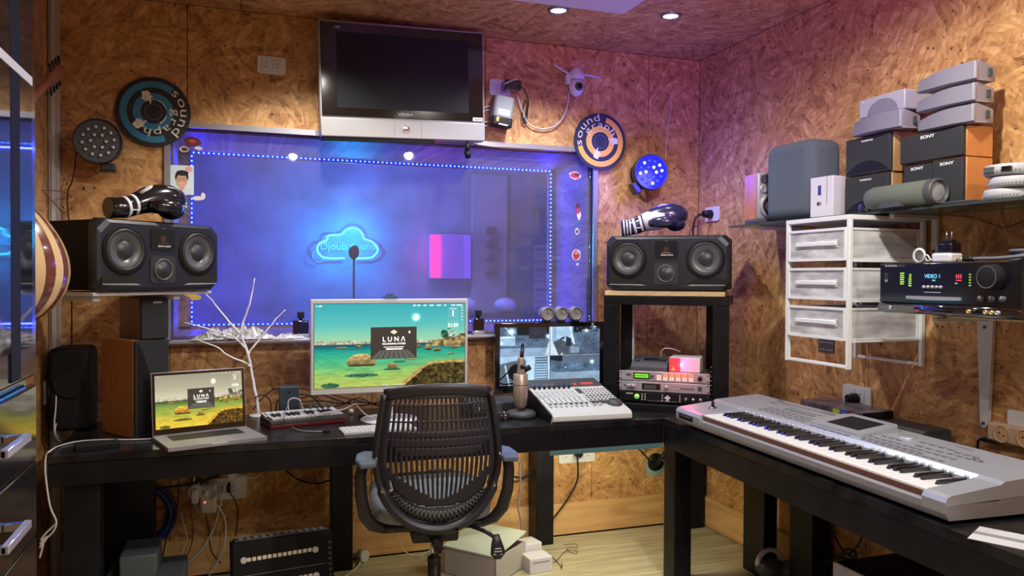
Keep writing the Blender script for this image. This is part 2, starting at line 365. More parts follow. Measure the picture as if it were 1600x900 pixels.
# booth
mat('booth_wall', (.22, .22, .3), .7, var=.3, bscale=3); mat('booth_floor', (.15, .14, .16), .6)
g = G(); g.box(-2.0, 4.2, 6.6, 6.7, 0, 2.7, 'booth_wall'); g.ob('wall_booth_back', kind='structure')
g = G(); g.box(-2.1, -2.0, 4.0, 6.6, 0, 2.7, 'booth_wall'); g.ob('wall_booth_left', kind='structure'); g = G(); g.box(4.2, 4.3, 4.0, 6.6, 0, 2.7, 'booth_wall'); g.ob('wall_booth_right', kind='structure')
g = G(); g.box(-2.1, 4.3, 4.0, 6.7, 2.7, 2.75, 'booth_wall'); g.ob('ceiling_booth', kind='structure'); g = G(); g.box(-2.1, 4.3, 4.0, 6.7, -.05, 0, 'booth_floor'); g.ob('floor_booth', kind='structure')
g = G()
for bx in ((-2.0, -.36, 0, 2.7), (1.98, 4.2, 0, 2.7), (-.36, 1.98, 0, 1.08), (-.36, 1.98, 2.14, 2.7)): g.box(bx[0], bx[1], Y2+.04, Y2+.1, bx[2], bx[3], 'booth_wall')
g.ob('wall_booth_front', kind='structure')
# ---- booth contents
mat('led_blue', (.1, .1, .3), emis=(.08, .28, 1), es=9); mat('strip_glow', (.02, .02, .4), emis=(.0, .005, 1), es=.6)
t = thing('led_strip', 'blue LED strip running round the inner edge of the studio window', 'light strip', (0, Y2-.004, 0))
x0, x1, z0, z1 = -.262, 1.905, 1.128, 2.096
g = G(); h = .007
for bx in ((x0-h, x1+h, z0-h, z0+h), (x0-h, x1+h, z1-h, z1+h), (x0-h, x0+h, z0+h, z1-h), (x1-h, x1+h, z0+h, z1-h)): g.box(bx[0], bx[1], -.005, 0, bx[2], bx[3], 'strip_glow')
g.ob('strip_tape', t)
g = G(); st = .0265
xs = np.arange(x0+.01, x1, st); zs = np.arange(z0+.02, z1, st)
for x in xs:
    for z in (z0, z1): g.box(x-.0034, x+.0034, -.010, -.005, z-.0034, z+.0034, 'led_blue')
for z in zs:
    for x in (x0, x1): g.box(x-.0034, x+.0034, -.010, -.005, z-.0034, z+.0034, 'led_blue')
g.ob('led', t, kind='stuff')
for loc, to, sx, en in (((.82, Y2-.03, 2.07), (.82, Y2-.1, 1.6), 2.1, 20), ((.82, Y2-.03, 1.15), (.82, Y2-.12, 1.6), 2.1, 18)):
    lamp('strip_light', 'AREA', loc, en, (.02, .03, 1), sx, to, sy=.02)
for x, en in ((-.235, 6), (1.88, 6)):
    o = lamp('strip_light', 'AREA', (x, Y2-.03, 1.6), en, (.03, .02, 1), .9, (x*.5+.41, Y2-.2, 1.6), sy=.02)
    o.data.size, o.data.size_y = .02, .9
# neon cloud
mat('neon', (.1, .8, .9), emis=(.10, .92, 1), es=2.6); mat('neon_script', (.1, .4, .6), emis=(.02, .5, 1), es=.6); mat('neon_dark', (.02, .08, .2), .5)
cl = thing('neon_cloud_sign', 'cyan neon cloud outline sign glowing behind the studio window', 'neon sign', (.834, 6.56, 1.672))
pts = [(-.03, -.118), (-.18, -.118), (-.235, -.085), (-.25, -.04), (-.225, .005), (-.175, .025), (-.165, .06), (-.12, .072), (-.06, .075), (-.01, .12), (.04, .132), (.09, .115), (.12, .075), (.13, .045), (.19, .025), (.235, -.02), (.24, -.06), (.2, -.105), (.14, -.116), (.06, -.118)]
g = G(); g.tube([(a, -.02, b) for a, b in pts], .0068, 'neon', 8, 4); g.ob('cloud_tube', cl)
g = G(); g.M = T(-.12, -.015, -.05) @ FR; g.text('Djoub', 'neon_script', .085, Matrix(), .002); g.M = T(.165, -.015, -.045) @ FR; g.text('und', 'neon_script', .085, Matrix(), .002); g.ob('script_lettering', cl)
g = G(); g.torus((-.235, -.012, -.1), .05, .003, 'neon_script', 'y', 20, 6, PI*.5, PI*1.9); g.ob('power_cord', cl)
lamp('neon_light', 'POINT', (0, -.26, .0), 27, (.0, .45, 1), .05, parent=cl)
# microphone in the booth in front of the sign
mk = thing('booth_microphone', 'dark foam covered microphone in the booth in front of the neon cloud', 'microphone', (.845, 6.28, 0))
g = G(); g.sph((0, 0, 1.60), (.042, .042, .062), 'matte_black'); g.ob('foam_windscreen', mk)
g = G(); g.cyl((0, 0, 0.02), (0, 0, 1.55), .009, 'black', n=10); g.cyl((0, 0, 0), (0, 0, .02), .13, 'black'); g.ob('stand', mk)
# magenta lit perforated panel
mat('magenta', (.5, .02, .2), emis=(1, .05, .32), es=.9); mat('panel_violet', (.3, .2, .5), .5, emis=(.16, .05, .55), es=.5)
pp = thing('lit_panel', 'magenta and violet lit perforated panel deep in the booth', 'panel', (1.513, 6.5, 1.392))
g = G(); g.box(0, .36, 0, .06, 0, .375, 'panel_violet'); g.ob('body', pp)
g = G(); g.box(.0, .095, -.006, 0, .003, .372, 'magenta', .002); g.ob('light_bar', pp)
g = G()
for i in range(12):
    for j in range(26): g.box(.12+i*.015, .127+i*.015, -.002, 0, .008+j*.014, .015+j*.014, 'dark_grey')
g.ob('perforations', pp, kind='stuff')
lamp('magenta_glow', 'POINT', (-.02, -.12, .19), 1.6, (1, .03, .3), .04, parent=pp)
# booth cabinets / treatment on the far wall right
mat('booth_dark', (.05, .05, .09), .6); mat('booth_pale', (.35, .3, .35), .6)
bc = thing('booth_cabinet', 'tall dark cabinet standing at right inside the booth', 'cabinet', (2.28, 6.1, 0))
g = G(); g.box(0, .52, 0, .4, 0, 2.0, 'booth_dark', .004, 1); g.ob('body', bc)
for k in range(2): g = G(); g.box(.01+k*.255, .255+k*.255, -.02, -.001, .04, 1.96, 'booth_dark', .003, 1); g.ob('door', bc)
wp = G(); wp.box(1.90, 2.22, 6.55, 6.595, .3, 2.3, 'booth_pale', .003, 1); tag(wp.ob('acoustic_panel'), 'pale tall acoustic panel on the booth wall right of the magenta panel', 'panel')
hd = thing('wall_hooks', 'dark row of clamps hanging on the pale booth panel', 'hooks', (2.06, 6.50, 1.60))
for k in range(4):
    g = G(); z = .22-k*.12; g.box(-.045, .045, -.03, .025, z-.03, z+.025, 'booth_dark', .008); g.box(-.065, -.01, -.04, -.02, z-.045, z-.02, 'booth_dark', .004); g.ob('clamp', hd)
dr = thing('drum_shelf', 'two pale round lamps lying on a low shelf inside the booth', 'lamps', (1.55, 5.6, .0))
g = G(); g.box(-.1, .75, -.05, .25, 1.10, 1.13, 'booth_dark'); g.ob('shelf_board', dr)
for x in (-.08, .71): g = G(); g.box(x, x+.02, 0, .2, 0, 1.10, 'booth_dark'); g.ob('leg', dr)
for x in (.05, .36): g = G(); g.sph((x, .08, 1.19), (.085, .085, .058), 'white'); g.ob('round_lamp', dr)
# ---- things on the window sill
mat('bag', (.62, .62, .66), .25, spec=.8); mat('bag_green', (.3, .34, .25), .3)
def crumple(x0, x1, y0, y1, z, h, ma, mb, name, label, nx=34, ny=9):
    g = G(); V = {}
    for i in range(nx+1):
        for j in range(ny+1):
            u, v = i/nx, j/ny; e = min(1, 4*min(u, 1-u))*min(1, 3*min(v, 1-v)+.15)
            V[i, j] = g.bm.verts.new((x0+(x1-x0)*u+random.uniform(-.006, .006), y0+(y1-y0)*v+random.uniform(-.005, .005), z+e*h*(.25+.75*random.random())))
    for i in range(nx):
        for j in range(ny): g.fc([V[i, j], V[i+1, j], V[i+1, j+1], V[i, j+1]], g.mi(ma if (i*7+j*3) % 5 and i > 5 else mb))
    return tag(g.ob(name), label, 'bag')
crumple(-.23, .17, BY-.068, BY+.03, WZ0+.001, .065, 'bag', 'bag_green', 'plastic_bag', 'crumpled clear and green plastic bag at the left end of the window sill')
crumple(.15, .31, BY-.066, BY+.03, WZ0+.001, .03, 'bag', 'bag', 'plastic_sheet', 'thin white plastic sheet lying on sill left of big monitor', 16)
def bottle(x, w, h, label, y=BY-.025):
    b = thing('perfume_bottle', label, 'bottle', (x, y, WZ0+.001))
    g = G(); g.box(-w/2, w/2, -.018, .018, 0, h*.16, 'win_metal', .003); g.box(-w/2, w/2, -.018, .018, h*.16, h*.68, 'gloss_black', .006); g.ob('body', b)
    g = G(); g.cyl((0, 0, h*.68), (0, 0, h*.76), .008, 'black'); g.box(-.016, .016, -.014, .014, h*.76, h, 'black', .003); g.ob('cap', b)
bottle(1.166, .058, .128, 'black perfume bottle on the sill between the two monitors')
bottle(.272, .075, .128, 'wide black perfume bottle on sill touching big monitor left edge')
mat('gauge', (.22, .21, .23), .35, .3); mat('gauge_face', (.30, .29, .29), .5)
for k, x in enumerate((1.510, 1.590, 1.672)):
    c = thing('round_gauge', ('leftmost', 'middle', 'rightmost')[k]+' of three pale round dial lamps lined up above the camera monitor', 'lamp', (x, 3.815, 1.1715), group='round dial lamps on the sill')
    g = G(); g.lathe([(0, -.028), (.034, -.028), (.037, -.02), (.037, .02), (.034, .026), (.029, .026), (.028, .018)], 'gauge', 24, (0, 0, .045), '-y'); g.lathe([(.030, -.03), (.037, -.03), (.037, -.024)], 'gauge', 24, (0, 0, .045), 'y'); g.ob('housing', c)
    g = G(); g.lathe([(0, .018), (.0285, .018)], 'gauge_face', 24, (0, 0, .045), '-y'); g.box(-.001, .001, -.020, -.0185, .045, .066, 'black'); g.box(-.0, .012, -.020, -.0185, .044, .046, 'black'); g.ob('dial', c)
    g = G(); g.box(-.02, .02, -.02, .02, 0, .01, 'black'); g.ob('foot', c)
# stickers and portrait on the glass edge (flat prints)
mat('st_red', (.5, .05, .06), .5); mat('st_white', (.7, .68, .7), .5); mat('st_dark', (.12, .03, .03), .5); mat('st_yellow', (.6, .4, .1), .5); mat('st_skin', (.6, .35, .25), .5)
def blob(cx, cz, rx, rz, n=14, j=.25, s=0):
    r = random.Random(s); return [(cx+rx*math.cos(2*PI*k/n)*(1-j*r.random()), cz+rz*math.sin(2*PI*k/n)*(1-j*r.random())) for k in range(n)]
GY = BY+.033
def sticker(name, label, x, z, shapes):
    g = G()
    for k, (dx, dz, rx, rz, m) in enumerate(shapes): g.prism(blob(dx, dz, rx, rz, 12, .3, k+int(x*100)), -.0008*(k+1), -.0008*k, m, 'y')
    return tag(g.ob(name), label, 'sticker', loc=(x, GY, z))
sticker('rose_sticker', 'dark red rose sticker at the top left corner of the window', -.215, 2.02, [(0, .012, .042, .028, 'st_dark'), (.0, .018, .020, .012, 'st_red'), (-.035, -.024, .024, .016, 'st_white'), (-.035, -.024, .018, .011, 'st_dark'), (.025, -.016, .022, .010, 'st_white')])
sticker('flower_sticker', 'yellow flower sticker low on the left edge of the window', -.235, 1.325, [(0, .01, .04, .03, 'st_yellow'), (-.01, .01, .02, .018, 'st_dark'), (.03, -.02, .03, .018, 'st_yellow'), (-.012, .012, .008, .008, 'st_white')])
sticker('bow_sticker', 'small pale bow sticker just below the portrait photo', -.19, 1.77, [(0, 0, .03, .012, 'st_white'), (.02, .01, .012, .02, 'st_white')])
sticker('red_sticker', 'red car shaped sticker at the top right of the window', 1.735, 1.968, [(0, 0, .042, .024, 'st_white'), (0, 0, .036, .019, 'st_red'), (.01, .004, .018, .008, 'st_dark')])
sticker('small_sticker', 'small dark figure sticker above the middle of the right window edge', 1.755, 1.78, [(0, .02, .017, .02, 'st_dark'), (.005, -.03, .014, .03, 'st_white'), (0, -.005, .014, .02, 'st_red')])
sticker('small_sticker', 'tiny pale sticker between two figures on the right window edge', 1.75, 1.66, [(0, .0, .016, .022, 'st_white'), (0, 0, .008, .012, 'st_dark')])
sticker('pink_sticker', 'pink and red figure sticker lowest on the right window edge', 1.745, 1.53, [(0, 0, .032, .036, 'st_white'), (0, .0, .024, .03, 'st_red'), (0, .012, .012, .01, 'st_skin'), (.008, -.05, .012, .008, 'st_white')])
pc = thing('portrait_photo', 'portrait photo of a smiling person in glasses on window glass', 'photo', (-.262, GY-.001, 1.853))
mat('photo_bg', (.62, .74, .78), .5); mat('photo_pink', (.75, .35, .35), .5); mat('skin', (.68, .40, .28), .5); mat('hair', (.01, .01, .012), .5); mat('shirt', (.62, .68, .72), .5)
g = G(); g.box(-.052, .052, -.001, 0, -.068, .068, 'photo_bg'); g.prism(blob(.03, .05, .02, .016, 10, .2), -.0013, -.001, 'photo_pink', 'y'); g.ob('card', pc)
g = G()
for dx, dz, rx, rz, m, y in ((0, -.052, .045, .020, 'shirt', 0), (0, -.034, .011, .016, 'skin', 1), (0, .014, .029, .032, 'hair', 2), (0, -.004, .0245, .031, 'skin', 3), (.002, .032, .027, .013, 'hair', 4)): g.prism(blob(dx, dz, rx, rz, 24, .0), -.0016-.0003*y, -.001, m, 'y')
for dx in (-.011, .011): g.torus((dx, -.0030, .004), .008, .0009, 'black', 'y', 12, 4)
g.box(-.009, .009, -.0032, -.0028, -.0185, -.016, 'white'); g.ob('portrait', pc)

# ---- television
tv = thing('television', 'silver framed flat television hung above the studio window', 'television', (.755, 3.80, 2.356), rz=1, rx=2.5, ry=-1.9)
tw, th = .818, .548
g = G(); g.box(-tw/2, tw/2, 0, .06, -th/2, th/2, 'silver_plastic', .008); g.box(-tw/2+.06, tw/2-.06, .055, .10, -th/2+.06, th/2-.06, 'dark_grey', .01); g.ob('casing', tv)
g = G(); g.box(-tw/2+.009, tw/2-.009, -.006, 0, -th/2+.098, th/2-.012, 'gloss_black', .002); g.ob('bezel', tv)
g = G(); g.box(-tw/2+.082, tw/2-.085, -.0075, -.006, -th/2+.138, th/2-.055, 'screen_off'); g.ob('screen', tv)
g = G(); g.box(-tw/2+.002, tw/2-.002, -.010, 0, -th/2+.002, -th/2+.09, 'silver_plastic', .003); g.box(-.058, -.0565, -.011, -.0095, -th/2+.004, -th/2+.088, 'grey'); g.box(.0765, .078, -.011, -.0095, -th/2+.004, -th/2+.088, 'grey'); g.ob('speaker_panel', tv)
g = G(); g.lathe([(0, .016), (.010, .016), (.011, .011), (.0145, .011), (.016, .018), (.018, .012), (.018, .008)], 'chrome', 24, (0, 0, -th/2+.048), '-y'); g.ob('power_button', tv)
g = G(); g.box(tw/2-.065, tw/2-.013, -.0075, -.006, -th/2+.10, -th/2+.118, 'white'); g.box(tw/2-.058, tw/2-.02, -.008, -.0075, -th/2+.106, -th/2+.111, 'grey'); g.ob('label_sticker', tv)
g = G(); g.M = T(0, -.0075, -th/2+.112) @ FR; g.text('VESBA', 'light_grey', .018, Matrix(), .0005, sx=1.5, bold=.02); g.box(-.005, .005, 0, .0005, 0, .001, 'light_grey'); g.M = T(-tw/2+.09, -.0075, th/2-.04) @ FR; g.text('HD', 'light_grey', .016, Matrix(), .0005, bold=.02); g.ob('lettering', tv)
g = G(); g.box(-tw/2+.006, tw/2-.26, .01, .055, -th/2-.018, -th/2+.002, 'black', .003); g.ob('speaker_bar', tv)
g = G(); g.box(-.12, .12, .10, .125, -.1, .1, 'black'); g.ob('wall_bracket', tv)
# little microphone-like plug hanging under the TV
hg = thing('hanging_connector', 'small black connector dangling on cables below the television', 'connector', tuple(WY(3.82, 730, 238)))
g = G(); g.cyl((0, 0, .045), (0, 0, .005), .012, 'black', n=12); g.cyl((.0, 0, .005), (.006, 0, -.03), .018, 'black', .014, n=12); g.ob('plug_body', hg)
g = G(); g.tube([(0, 0, .045), (0, .01, .10), (-.02, .02, .14)], .003, 'black', 6, 3); g.tube([(0, 0, .045), (.04, .02, .09), (.07, .03, .085)], .002, 'st_dark', 6, 3); g.ob('cord', hg)

# ---- wall sockets
def socket(name, label, loc, w=.13, h=.075, n=2, rz=0, tilt=0, white='white_gloss', group=None):
    t = thing(name, label, 'socket', loc, rz, group, ry=tilt)
    g = G(); g.prism(rrect(w, h, .012), -.010, -.0006, white, 'y'); g.ob('cover_plate', t)
    for k in range(n):
        g = G(); x = (k-(n-1)/2)*min(.05, w*.8/max(n, 1)); g.box(x-.02, x+.02, -.0125, -.0095, -h/2+.012, h/2-.012, 'white', .002)
        for s in (-1, 1): g.cyl((x, -.0131, s*.0085), (x, -.0120, s*.0085), .0032, 'socket_dark', n=10)
        g.ob('socket_insert', t)
    return t
socket('wall_socket', 'white double wall socket left of the television', (.137, BY, 2.412), .13, .083, 2, tilt=1)
s2 = socket('wall_socket', 'white socket with adapters plugged in right of the television', (1.285, BY, 2.402), .115, .085, 2)
s3 = socket('wall_socket', 'white socket on right wall corner above the right studio monitor', (RXW, 3.78, 1.765), .13, .08, 1, rz=-90)
s4 = socket('wall_socket', 'long white socket strip on back wall under desk with black plug', (1.74, BY, .435), .215, .085, 4)
s5 = socket('wall_socket', 'white socket under the desk at left carrying white adapters', (-.06, BY, .40), .17, .10, 2)
# adapters at TV right
a = thing('power_adapter', 'black plug adapter at the top of TV side socket', 'adapter', (1.335, BY-.055, 2.405)); g = G(); g.box(-.045, .045, -.03, .04, -.026, .026, 'gloss_black', .008); g.ob('body', a)
g = G(); g.tube([(-.05, -.03, .0), (-.01, -.035, .02), (.02, -.034, .03)], .003, 'white', 6, 3); g.ob('white_wire', a)
a = thing('camera_battery_adapter', 'bulky grey adapter with white sticker hanging below the TV side socket', 'adapter', (1.285, BY-.05, 2.28), ry=8)
g = G(); g.box(-.055, .055, -.03, .045, -.06, .07, 'grey', .016); g.ob('body', a)
g = G(); g.box(-.055, .055, -.038, .03, -.095, -.045, 'black', .008); g.ob('lower_block', a)
g = G(); g.box(-.03, .035, -.0325, -.0305, -.035, -.005, 'white', .002, 1); g.ob('white_sticker', a)
g = G(); g.box(-.036, -.022, -.0405, -.0385, -.075, -.052, 'st_yellow'); g.box(-.02, .03, -.0402, -.0385, -.09, -.083, 'light_grey'); g.ob('yellow_sticker', a)
# cctv camera
c = thing('security_camera', 'white egg shaped security camera with two antennas on wall', 'camera', (1.703, BY-.05, 2.455))
g = G(); g.loft([(0, 0, .085), (0, 0, .075), (0, 0, .055), (0, 0, .035), (0, 0, .012)], [.008, .026, .039, .043, .044], 'white', 24); g.ob('upper_shell', c)
g = G(); g.loft([(0, 0, .009), (0, 0, -.02), (0, 0, -.045), (0, 0, -.065), (0, 0, -.075)], [.041, .041, .037, .024, .006], 'white', 24); g.ob('head', c)
g = G(); g.lathe([(0, .046), (.008, .046), (.010, .043), (.022, .043), (.023, .038)], 'black', 20, (.0, 0, -.028), '-y'); g.ob('lens', c)
g = G()
for k in range(8): g.sph((.0165*math.cos(k*PI/4), -.0435, -.028+.0165*math.sin(k*PI/4)), .0028, 'light_grey', 8, 5)
g.ob('infrared_diodes', c, kind='stuff')
for s, an in ((-1, 22), (1, -3)):
    g = G(); a_ = math.radians(an); g.loft([(s*.035, 0, .045), (s*.05, 0, .046), (s*.035+s*.105*math.cos(a_), 0, .045+.105*math.sin(a_))], [(.008, .006)]*3, 'white', 10); g.ob('antenna', c)
g = G(); g.box(-.06, -.035, -.01, .03, -.01, .04, 'white', .004); g.box(-.03, .03, .02, .0495, -.02, .05, 'white', .004); g.ob('wall_mount', c)
cable('white_cable', 'white cable drooping from the security camera to the TV socket', [WY(BY-.02, *p) for p in ((889, 142), (884, 175), (868, 196), (845, 201), (826, 193), (815, 170), (808, 148))], .0032, 'white')
cable('black_cable', 'black bundled adapter cable hanging between TV socket and camera', [WY(BY-.02, *p) for p in ((814, 134), (822, 145), (826, 162), (822, 180), (818, 192), (824, 165), (820, 158), (816, 185), (822, 192), (825, 170))], .0028, 'black')
cable('grey_cable', 'grey looped cable coming out behind the television right edge', [WY(BY-.02, *p) for p in ((748, 196), (762, 196), (774, 185), (777, 176), (768, 167), (757, 168), (750, 175), (765, 172), (770, 182), (762, 190), (750, 190))], .003, 'light_grey')
cable('white_cable', 'thin white cable hanging on wall above the blue lit stage light', [WY(BY-.006, *p) for p in ((1048, 148), (1049, 165), (1044, 195), (1041, 225), (1040, 250))], .0022, 'white')
cable('black_cable', 'dark twisted cord running down right side of window frame', [WY(BY-.006, *p) for p in ((932, 268), (931, 330), (929, 400), (927, 470), (925, 530))], .0035, 'st_dark')
cable('dark_cable', 'dark cord along the top of window frame right of TV', [WY(BY-.016, *p) for p in ((742, 226), (780, 231), (830, 235), (895, 238))], .003, 'st_dark')

# ---- turntable slipmats (flat discs)
mat('disc_black', (.014, .014, .018), .6); mat('disc_blue', (.03, .20, .36), .6); mat('disc_navy', (.02, .022, .06), .6); mat('disc_orange', (.85, .42, .08), .6); mat('disc_line', (.2, .22, .25), .6)
HAND = [(-.5, -.35), (-.5, .3), (-.2, .5), (.1, .45), (.2, .62), (.36, .66), (.34, .42), (.9, .34), (1.0, .26), (.92, .16), (.45, .16), (.62, .06), (.66, -.05), (.56, -.1), (.42, -.06), (.58, -.18), (.58, -.3), (.45, -.33), (.3, -.24), (.42, -.38), (.38, -.5), (.25, -.52), (0, -.4)]
def disc(label, loc, R, c1, bg, rz):
    t = thing('slipmat_disc', label, 'disc', loc, ry=-rz)
    g = G(); g.lathe([(0, 0), (R, 0), (R, .004), (0, .004)], bg, 64, axis='-y', smooth=False); g.ob('felt_disc', t)
    def ring(r0, r1, a0, a1, m, h):
        i = g.mi(m); n = 60; pr_ = None
        for k in range(n+1):
            a = math.radians(a0+(a1-a0)*k/n); cur = g.vs([(r*R*math.cos(a), -h, r*R*math.sin(a)) for r in (r0, r1)])
            if pr_: g.fc([pr_[0], pr_[1], cur[1], cur[0]], i)
            pr_ = cur
    g = G(); ring(.70, .885, 52, 292, c1, .0046); ring(.34, .54, 0, 360, c1, .0046); ring(.222, .232, 0, 360, 'disc_line', .0048)
    ring(.345, .362, 15, 75, 'print_white', .005); ring(.345, .362, 85, 100, 'print_white', .005); ring(.345, .362, -62, -15, 'print_white', .005); g.ob('printed_rings', t)
    g = G()
    for word, r, a0, st, sz in (('sound', .715, 44, -21.5, .36), ('graph', .495, 2, -27, .33), ('sound', .335, -20, -9, .10), ('graph', .335, -66, 9, .0)):
        for k, ch in enumerate(word):
            if not sz: continue
            a = a0+st*k; g.M = RY(-a) @ T(r*R, -.0052, 0) @ RY(90) @ FR @ T(0, 0, 0)
            g.text(ch, 'cream', sz*R*1.0, Matrix(), .0004, sx=1.5)
    g.ob('lettering', t)
    for an, rr, rot, fl in ((113, .50, -75, 1), (222, .55, 40, -1)):
        g = G(); a = math.radians(an); g.M = T(rr*R*math.cos(a), -.0056, rr*R*math.sin(a)) @ RY(-rot) @ Matrix.Diagonal((.25*R, 1, .25*R*fl, 1)); g.prism(HAND, -.0004, .0004, 'cream', 'y')
        for q in range(3): g.box(-.1+.1*q, .35, -.0006, -.0004, -.02-.16*q, .0-.16*q, 'disc_black')
        g.ob('printed_hand', t)
disc('blue and black turntable slipmat disc above the window left corner', (-.378, BY-.012, 2.152), .158, 'disc_blue', 'disc_black', 0)
disc('orange and navy turntable slipmat disc over the window right corner', (1.862, BY-.016, 2.153), .156, 'disc_orange', 'disc_navy', 142)

# ---- stage lights
mat('led_lens', (.5, .5, .52), .25); mat('led_dim', (.02, .05, .6), .3, emis=(.02, .06, 1), es=.7); mat('led_hot', (.5, .6, 1), emis=(.45, .65, 1), es=4.5); mat('par_body', (.02, .022, .025), .4, bump=.2, bscale=200); mat('led_face', (.01, .01, .2), .3, emis=(.0, .01, 1), es=.75)
def par(label, loc, lit, rz, ry=0):
    t = thing('stage_light', label, 'stage light', loc, rz, ry=ry); R = .098
    g = G(); g.lathe([(0, .055), (.05, .055), (R*.92, .02), (R, 0), (R, -.035), (R*.94, -.04), (R*.94, -.03), (0, -.03)], 'par_body', 10 if 0 else 24, axis='y'); g.ob('housing', t)
    g = G(); g.lathe([(R*.93, .0305), (0, .0305)], 'led_face' if lit else 'dark_grey', 24, axis='-y'); g.ob('face_plate', t)
    sp = [(.030, 6, 0), (.062, 12, 8)]; k = 0
    for r, n, o in sp:
        for q in range(n):
            a = 2*PI*q/n+o; hot = lit and k in (1, 4, 6, 9, 11, 14, 17, 2)
            x, z = r*math.cos(a), r*math.sin(a)
            g = G(); g.lathe([(0, .038), (.006, .037), (.0085, .031)], ('led_hot' if hot else 'led_dim') if lit else 'led_lens', 12, (x, 0, z), '-y'); g.torus((x, -.0315, z), .009, .0018, 'black' if not lit else 'led_face', 'y', 12, 5); g.ob('led_lens', t); k += 1
    g = G(); g.tube([(-R*.7, .04, -.0), (-R*.6, .06, -R*.55), (0, .07, -R*.8), (R*.6, .06, -R*.55), (R*.7, .04, 0)], .009, 'par_body', 8, 3); g.ob('yoke', t)
    g = G(); g.box(.005, .07, -.02, .05, -R*1.28, -R*.93, 'par_body', .006); g.ob('bracket', t)
    return t
par('unlit black round stage light with eighteen lenses left of blue disc', (-.588, BY-.11, 1.986), 0, 6, 0)
p2 = par('round stage light glowing blue on wall right of window', (2.110, BY-.12, 1.982), 1, -8, 60)
lamp('blue_glow', 'POINT', (2.09, BY-.25, 1.95), 8, (.06, .05, 1), .05)
cable('black_cable', 'black cable hanging from unlit stage light down behind left speaker', [WY(BY-.05, *p) for p in ((119, 238), (117, 262), (112, 285), (106, 300), (106, 330), (111, 370), (112, 440), (112, 600))], .003, 'black')
# ================================================================ DESKS
DZ = .75
d1 = thing('back_desk', 'long black wooden desk along the back wall under the window', 'desk', (0, 0, 0))
g = G(); g.box(-.665, RXW-.03, 3.22, BY-.022, DZ-.03, DZ, 'desk_top', .002, 1); g.ob('desktop', d1)
g = G(); g.box(-.663, 1.872, 3.222, 3.25, .635, DZ-.031, 'desk_black', .002, 1); g.ob('apron', d1)
for x0, x1, y0, y1 in ((-.62, -.50, 3.255, 3.36), (-.58, -.36, 3.72, 3.83), (.405, .505, 3.77, 3.87), (1.455, 1.555, 3.80, 3.90), (2.365, 2.46, 3.79, 3.90)):
    g = G(); g.box(x0, x1, y0, y1, 0, DZ-.031, 'desk_black', .003, 1); g.ob('leg', d1)
g = G(); g.box(-.6, -.56, 3.36, 3.72, .1, DZ-.031, 'desk_black', .002, 1); g.ob('side_rail', d1)
mat('teal_film', (.10, .2, .2), .2)
g = G(); g.box(1.30, 1.865, 3.225, 3.235, .612, .634, 'teal_film'); g.ob('edge_strip', d1, label='teal plastic strip under the apron')
d2 = thing('side_desk', 'black wooden desk along the right wall carrying the silver keyboard', 'desk', (0, 0, 0))
ex = lambda y: 1.868-.062*(3.22-y)
g = G(); g.prism([(ex(3.218), 3.218), (ex(.7), .7), (RXW-.03, .7), (RXW-.03, 3.218)], DZ-.03, DZ, 'desk_top'); g.ob('desktop', d2)
g = G(); g.prism([(ex(3.218)+.001, 3.218), (ex(.7)+.001, .7), (ex(.7)+.03, .7), (ex(3.218)+.03, 3.218)], .622, DZ-.031, 'desk_black'); g.ob('apron', d2)
for x0, x1, y0, y1 in ((1.872, 1.962, 3.12, 3.216), (2.30, 2.375, 3.04, 3.20), (2.355, 2.46, 2.78, 2.93), (1.76, 1.85, .8, .9), (2.36, 2.46, .8, .9)):
    g = G(); g.box(x0, x1, y0, y1, 0, DZ-.031 if x0 > 1.9 else .621, 'desk_black', .003, 1); g.ob('leg', d2)

# ================================================================ LEFT CABINET
mat('cab_black', (.012, .012, .016), .16, coat=.6, spec=.9); mat('cab_glass', (.01, .014, .018), .04, spec=1.0); mat('crystal', (.6, .6, .72), .15, .5)
ca = thing('tall_cabinet', 'tall glossy black cabinet with glass door and silver handles at left', 'cabinet', (-.79, 1.2, 0))
cx = .31; cy = 1.015
g = G(); g.box(0, cx-.022, 0, cy, .06, 2.45, 'cab_black', .003, 1); g.box(.02, cx-.05, .02, cy-.02, 0, .06, 'black'); g.ob('body', ca)
g = G(); g.box(cx-.02, cx, .005, cy, 1.16, 2.43, 'cab_black', .006); g.ob('upper_door', ca)
g = G(); g.box(cx, cx+.003, .06, cy-.05, 1.235, 1.86, 'cab_glass'); g.box(cx, cx+.003, .06, cy-.05, 1.885, 2.40, 'cab_glass'); g.box(cx, cx+.005, .06, cy-.05, 1.862, 1.883, 'light_grey'); g.ob('glass_panel', ca)
g = G(); g.box(cx, cx+.0035, cy-.235, cy-.158, 1.17, 2.42, 'matte_black'); g.ob('door_seal', ca)
for k, (z0, z1) in enumerate(((.951, 1.14), (.762, .951), (.573, .762), (.065, .573))):
    g = G(); g.box(cx-.02, cx, .005, cy, z0+.002, z1-.002, 'cab_black', .005); dwr = g.ob('drawer_front', ca)
    g = G(); z = z1-.092 if k < 3 else .45
    for y0 in (.585, .74): g.box(cx, cx+.045, y0-.02, y0, z, z+.016, 'chrome', .002, 1)
    g.box(cx+.035, cx+.050, .565, .74, z, z+.018, 'crystal', .002, 1); g.ob('handle', dwr)
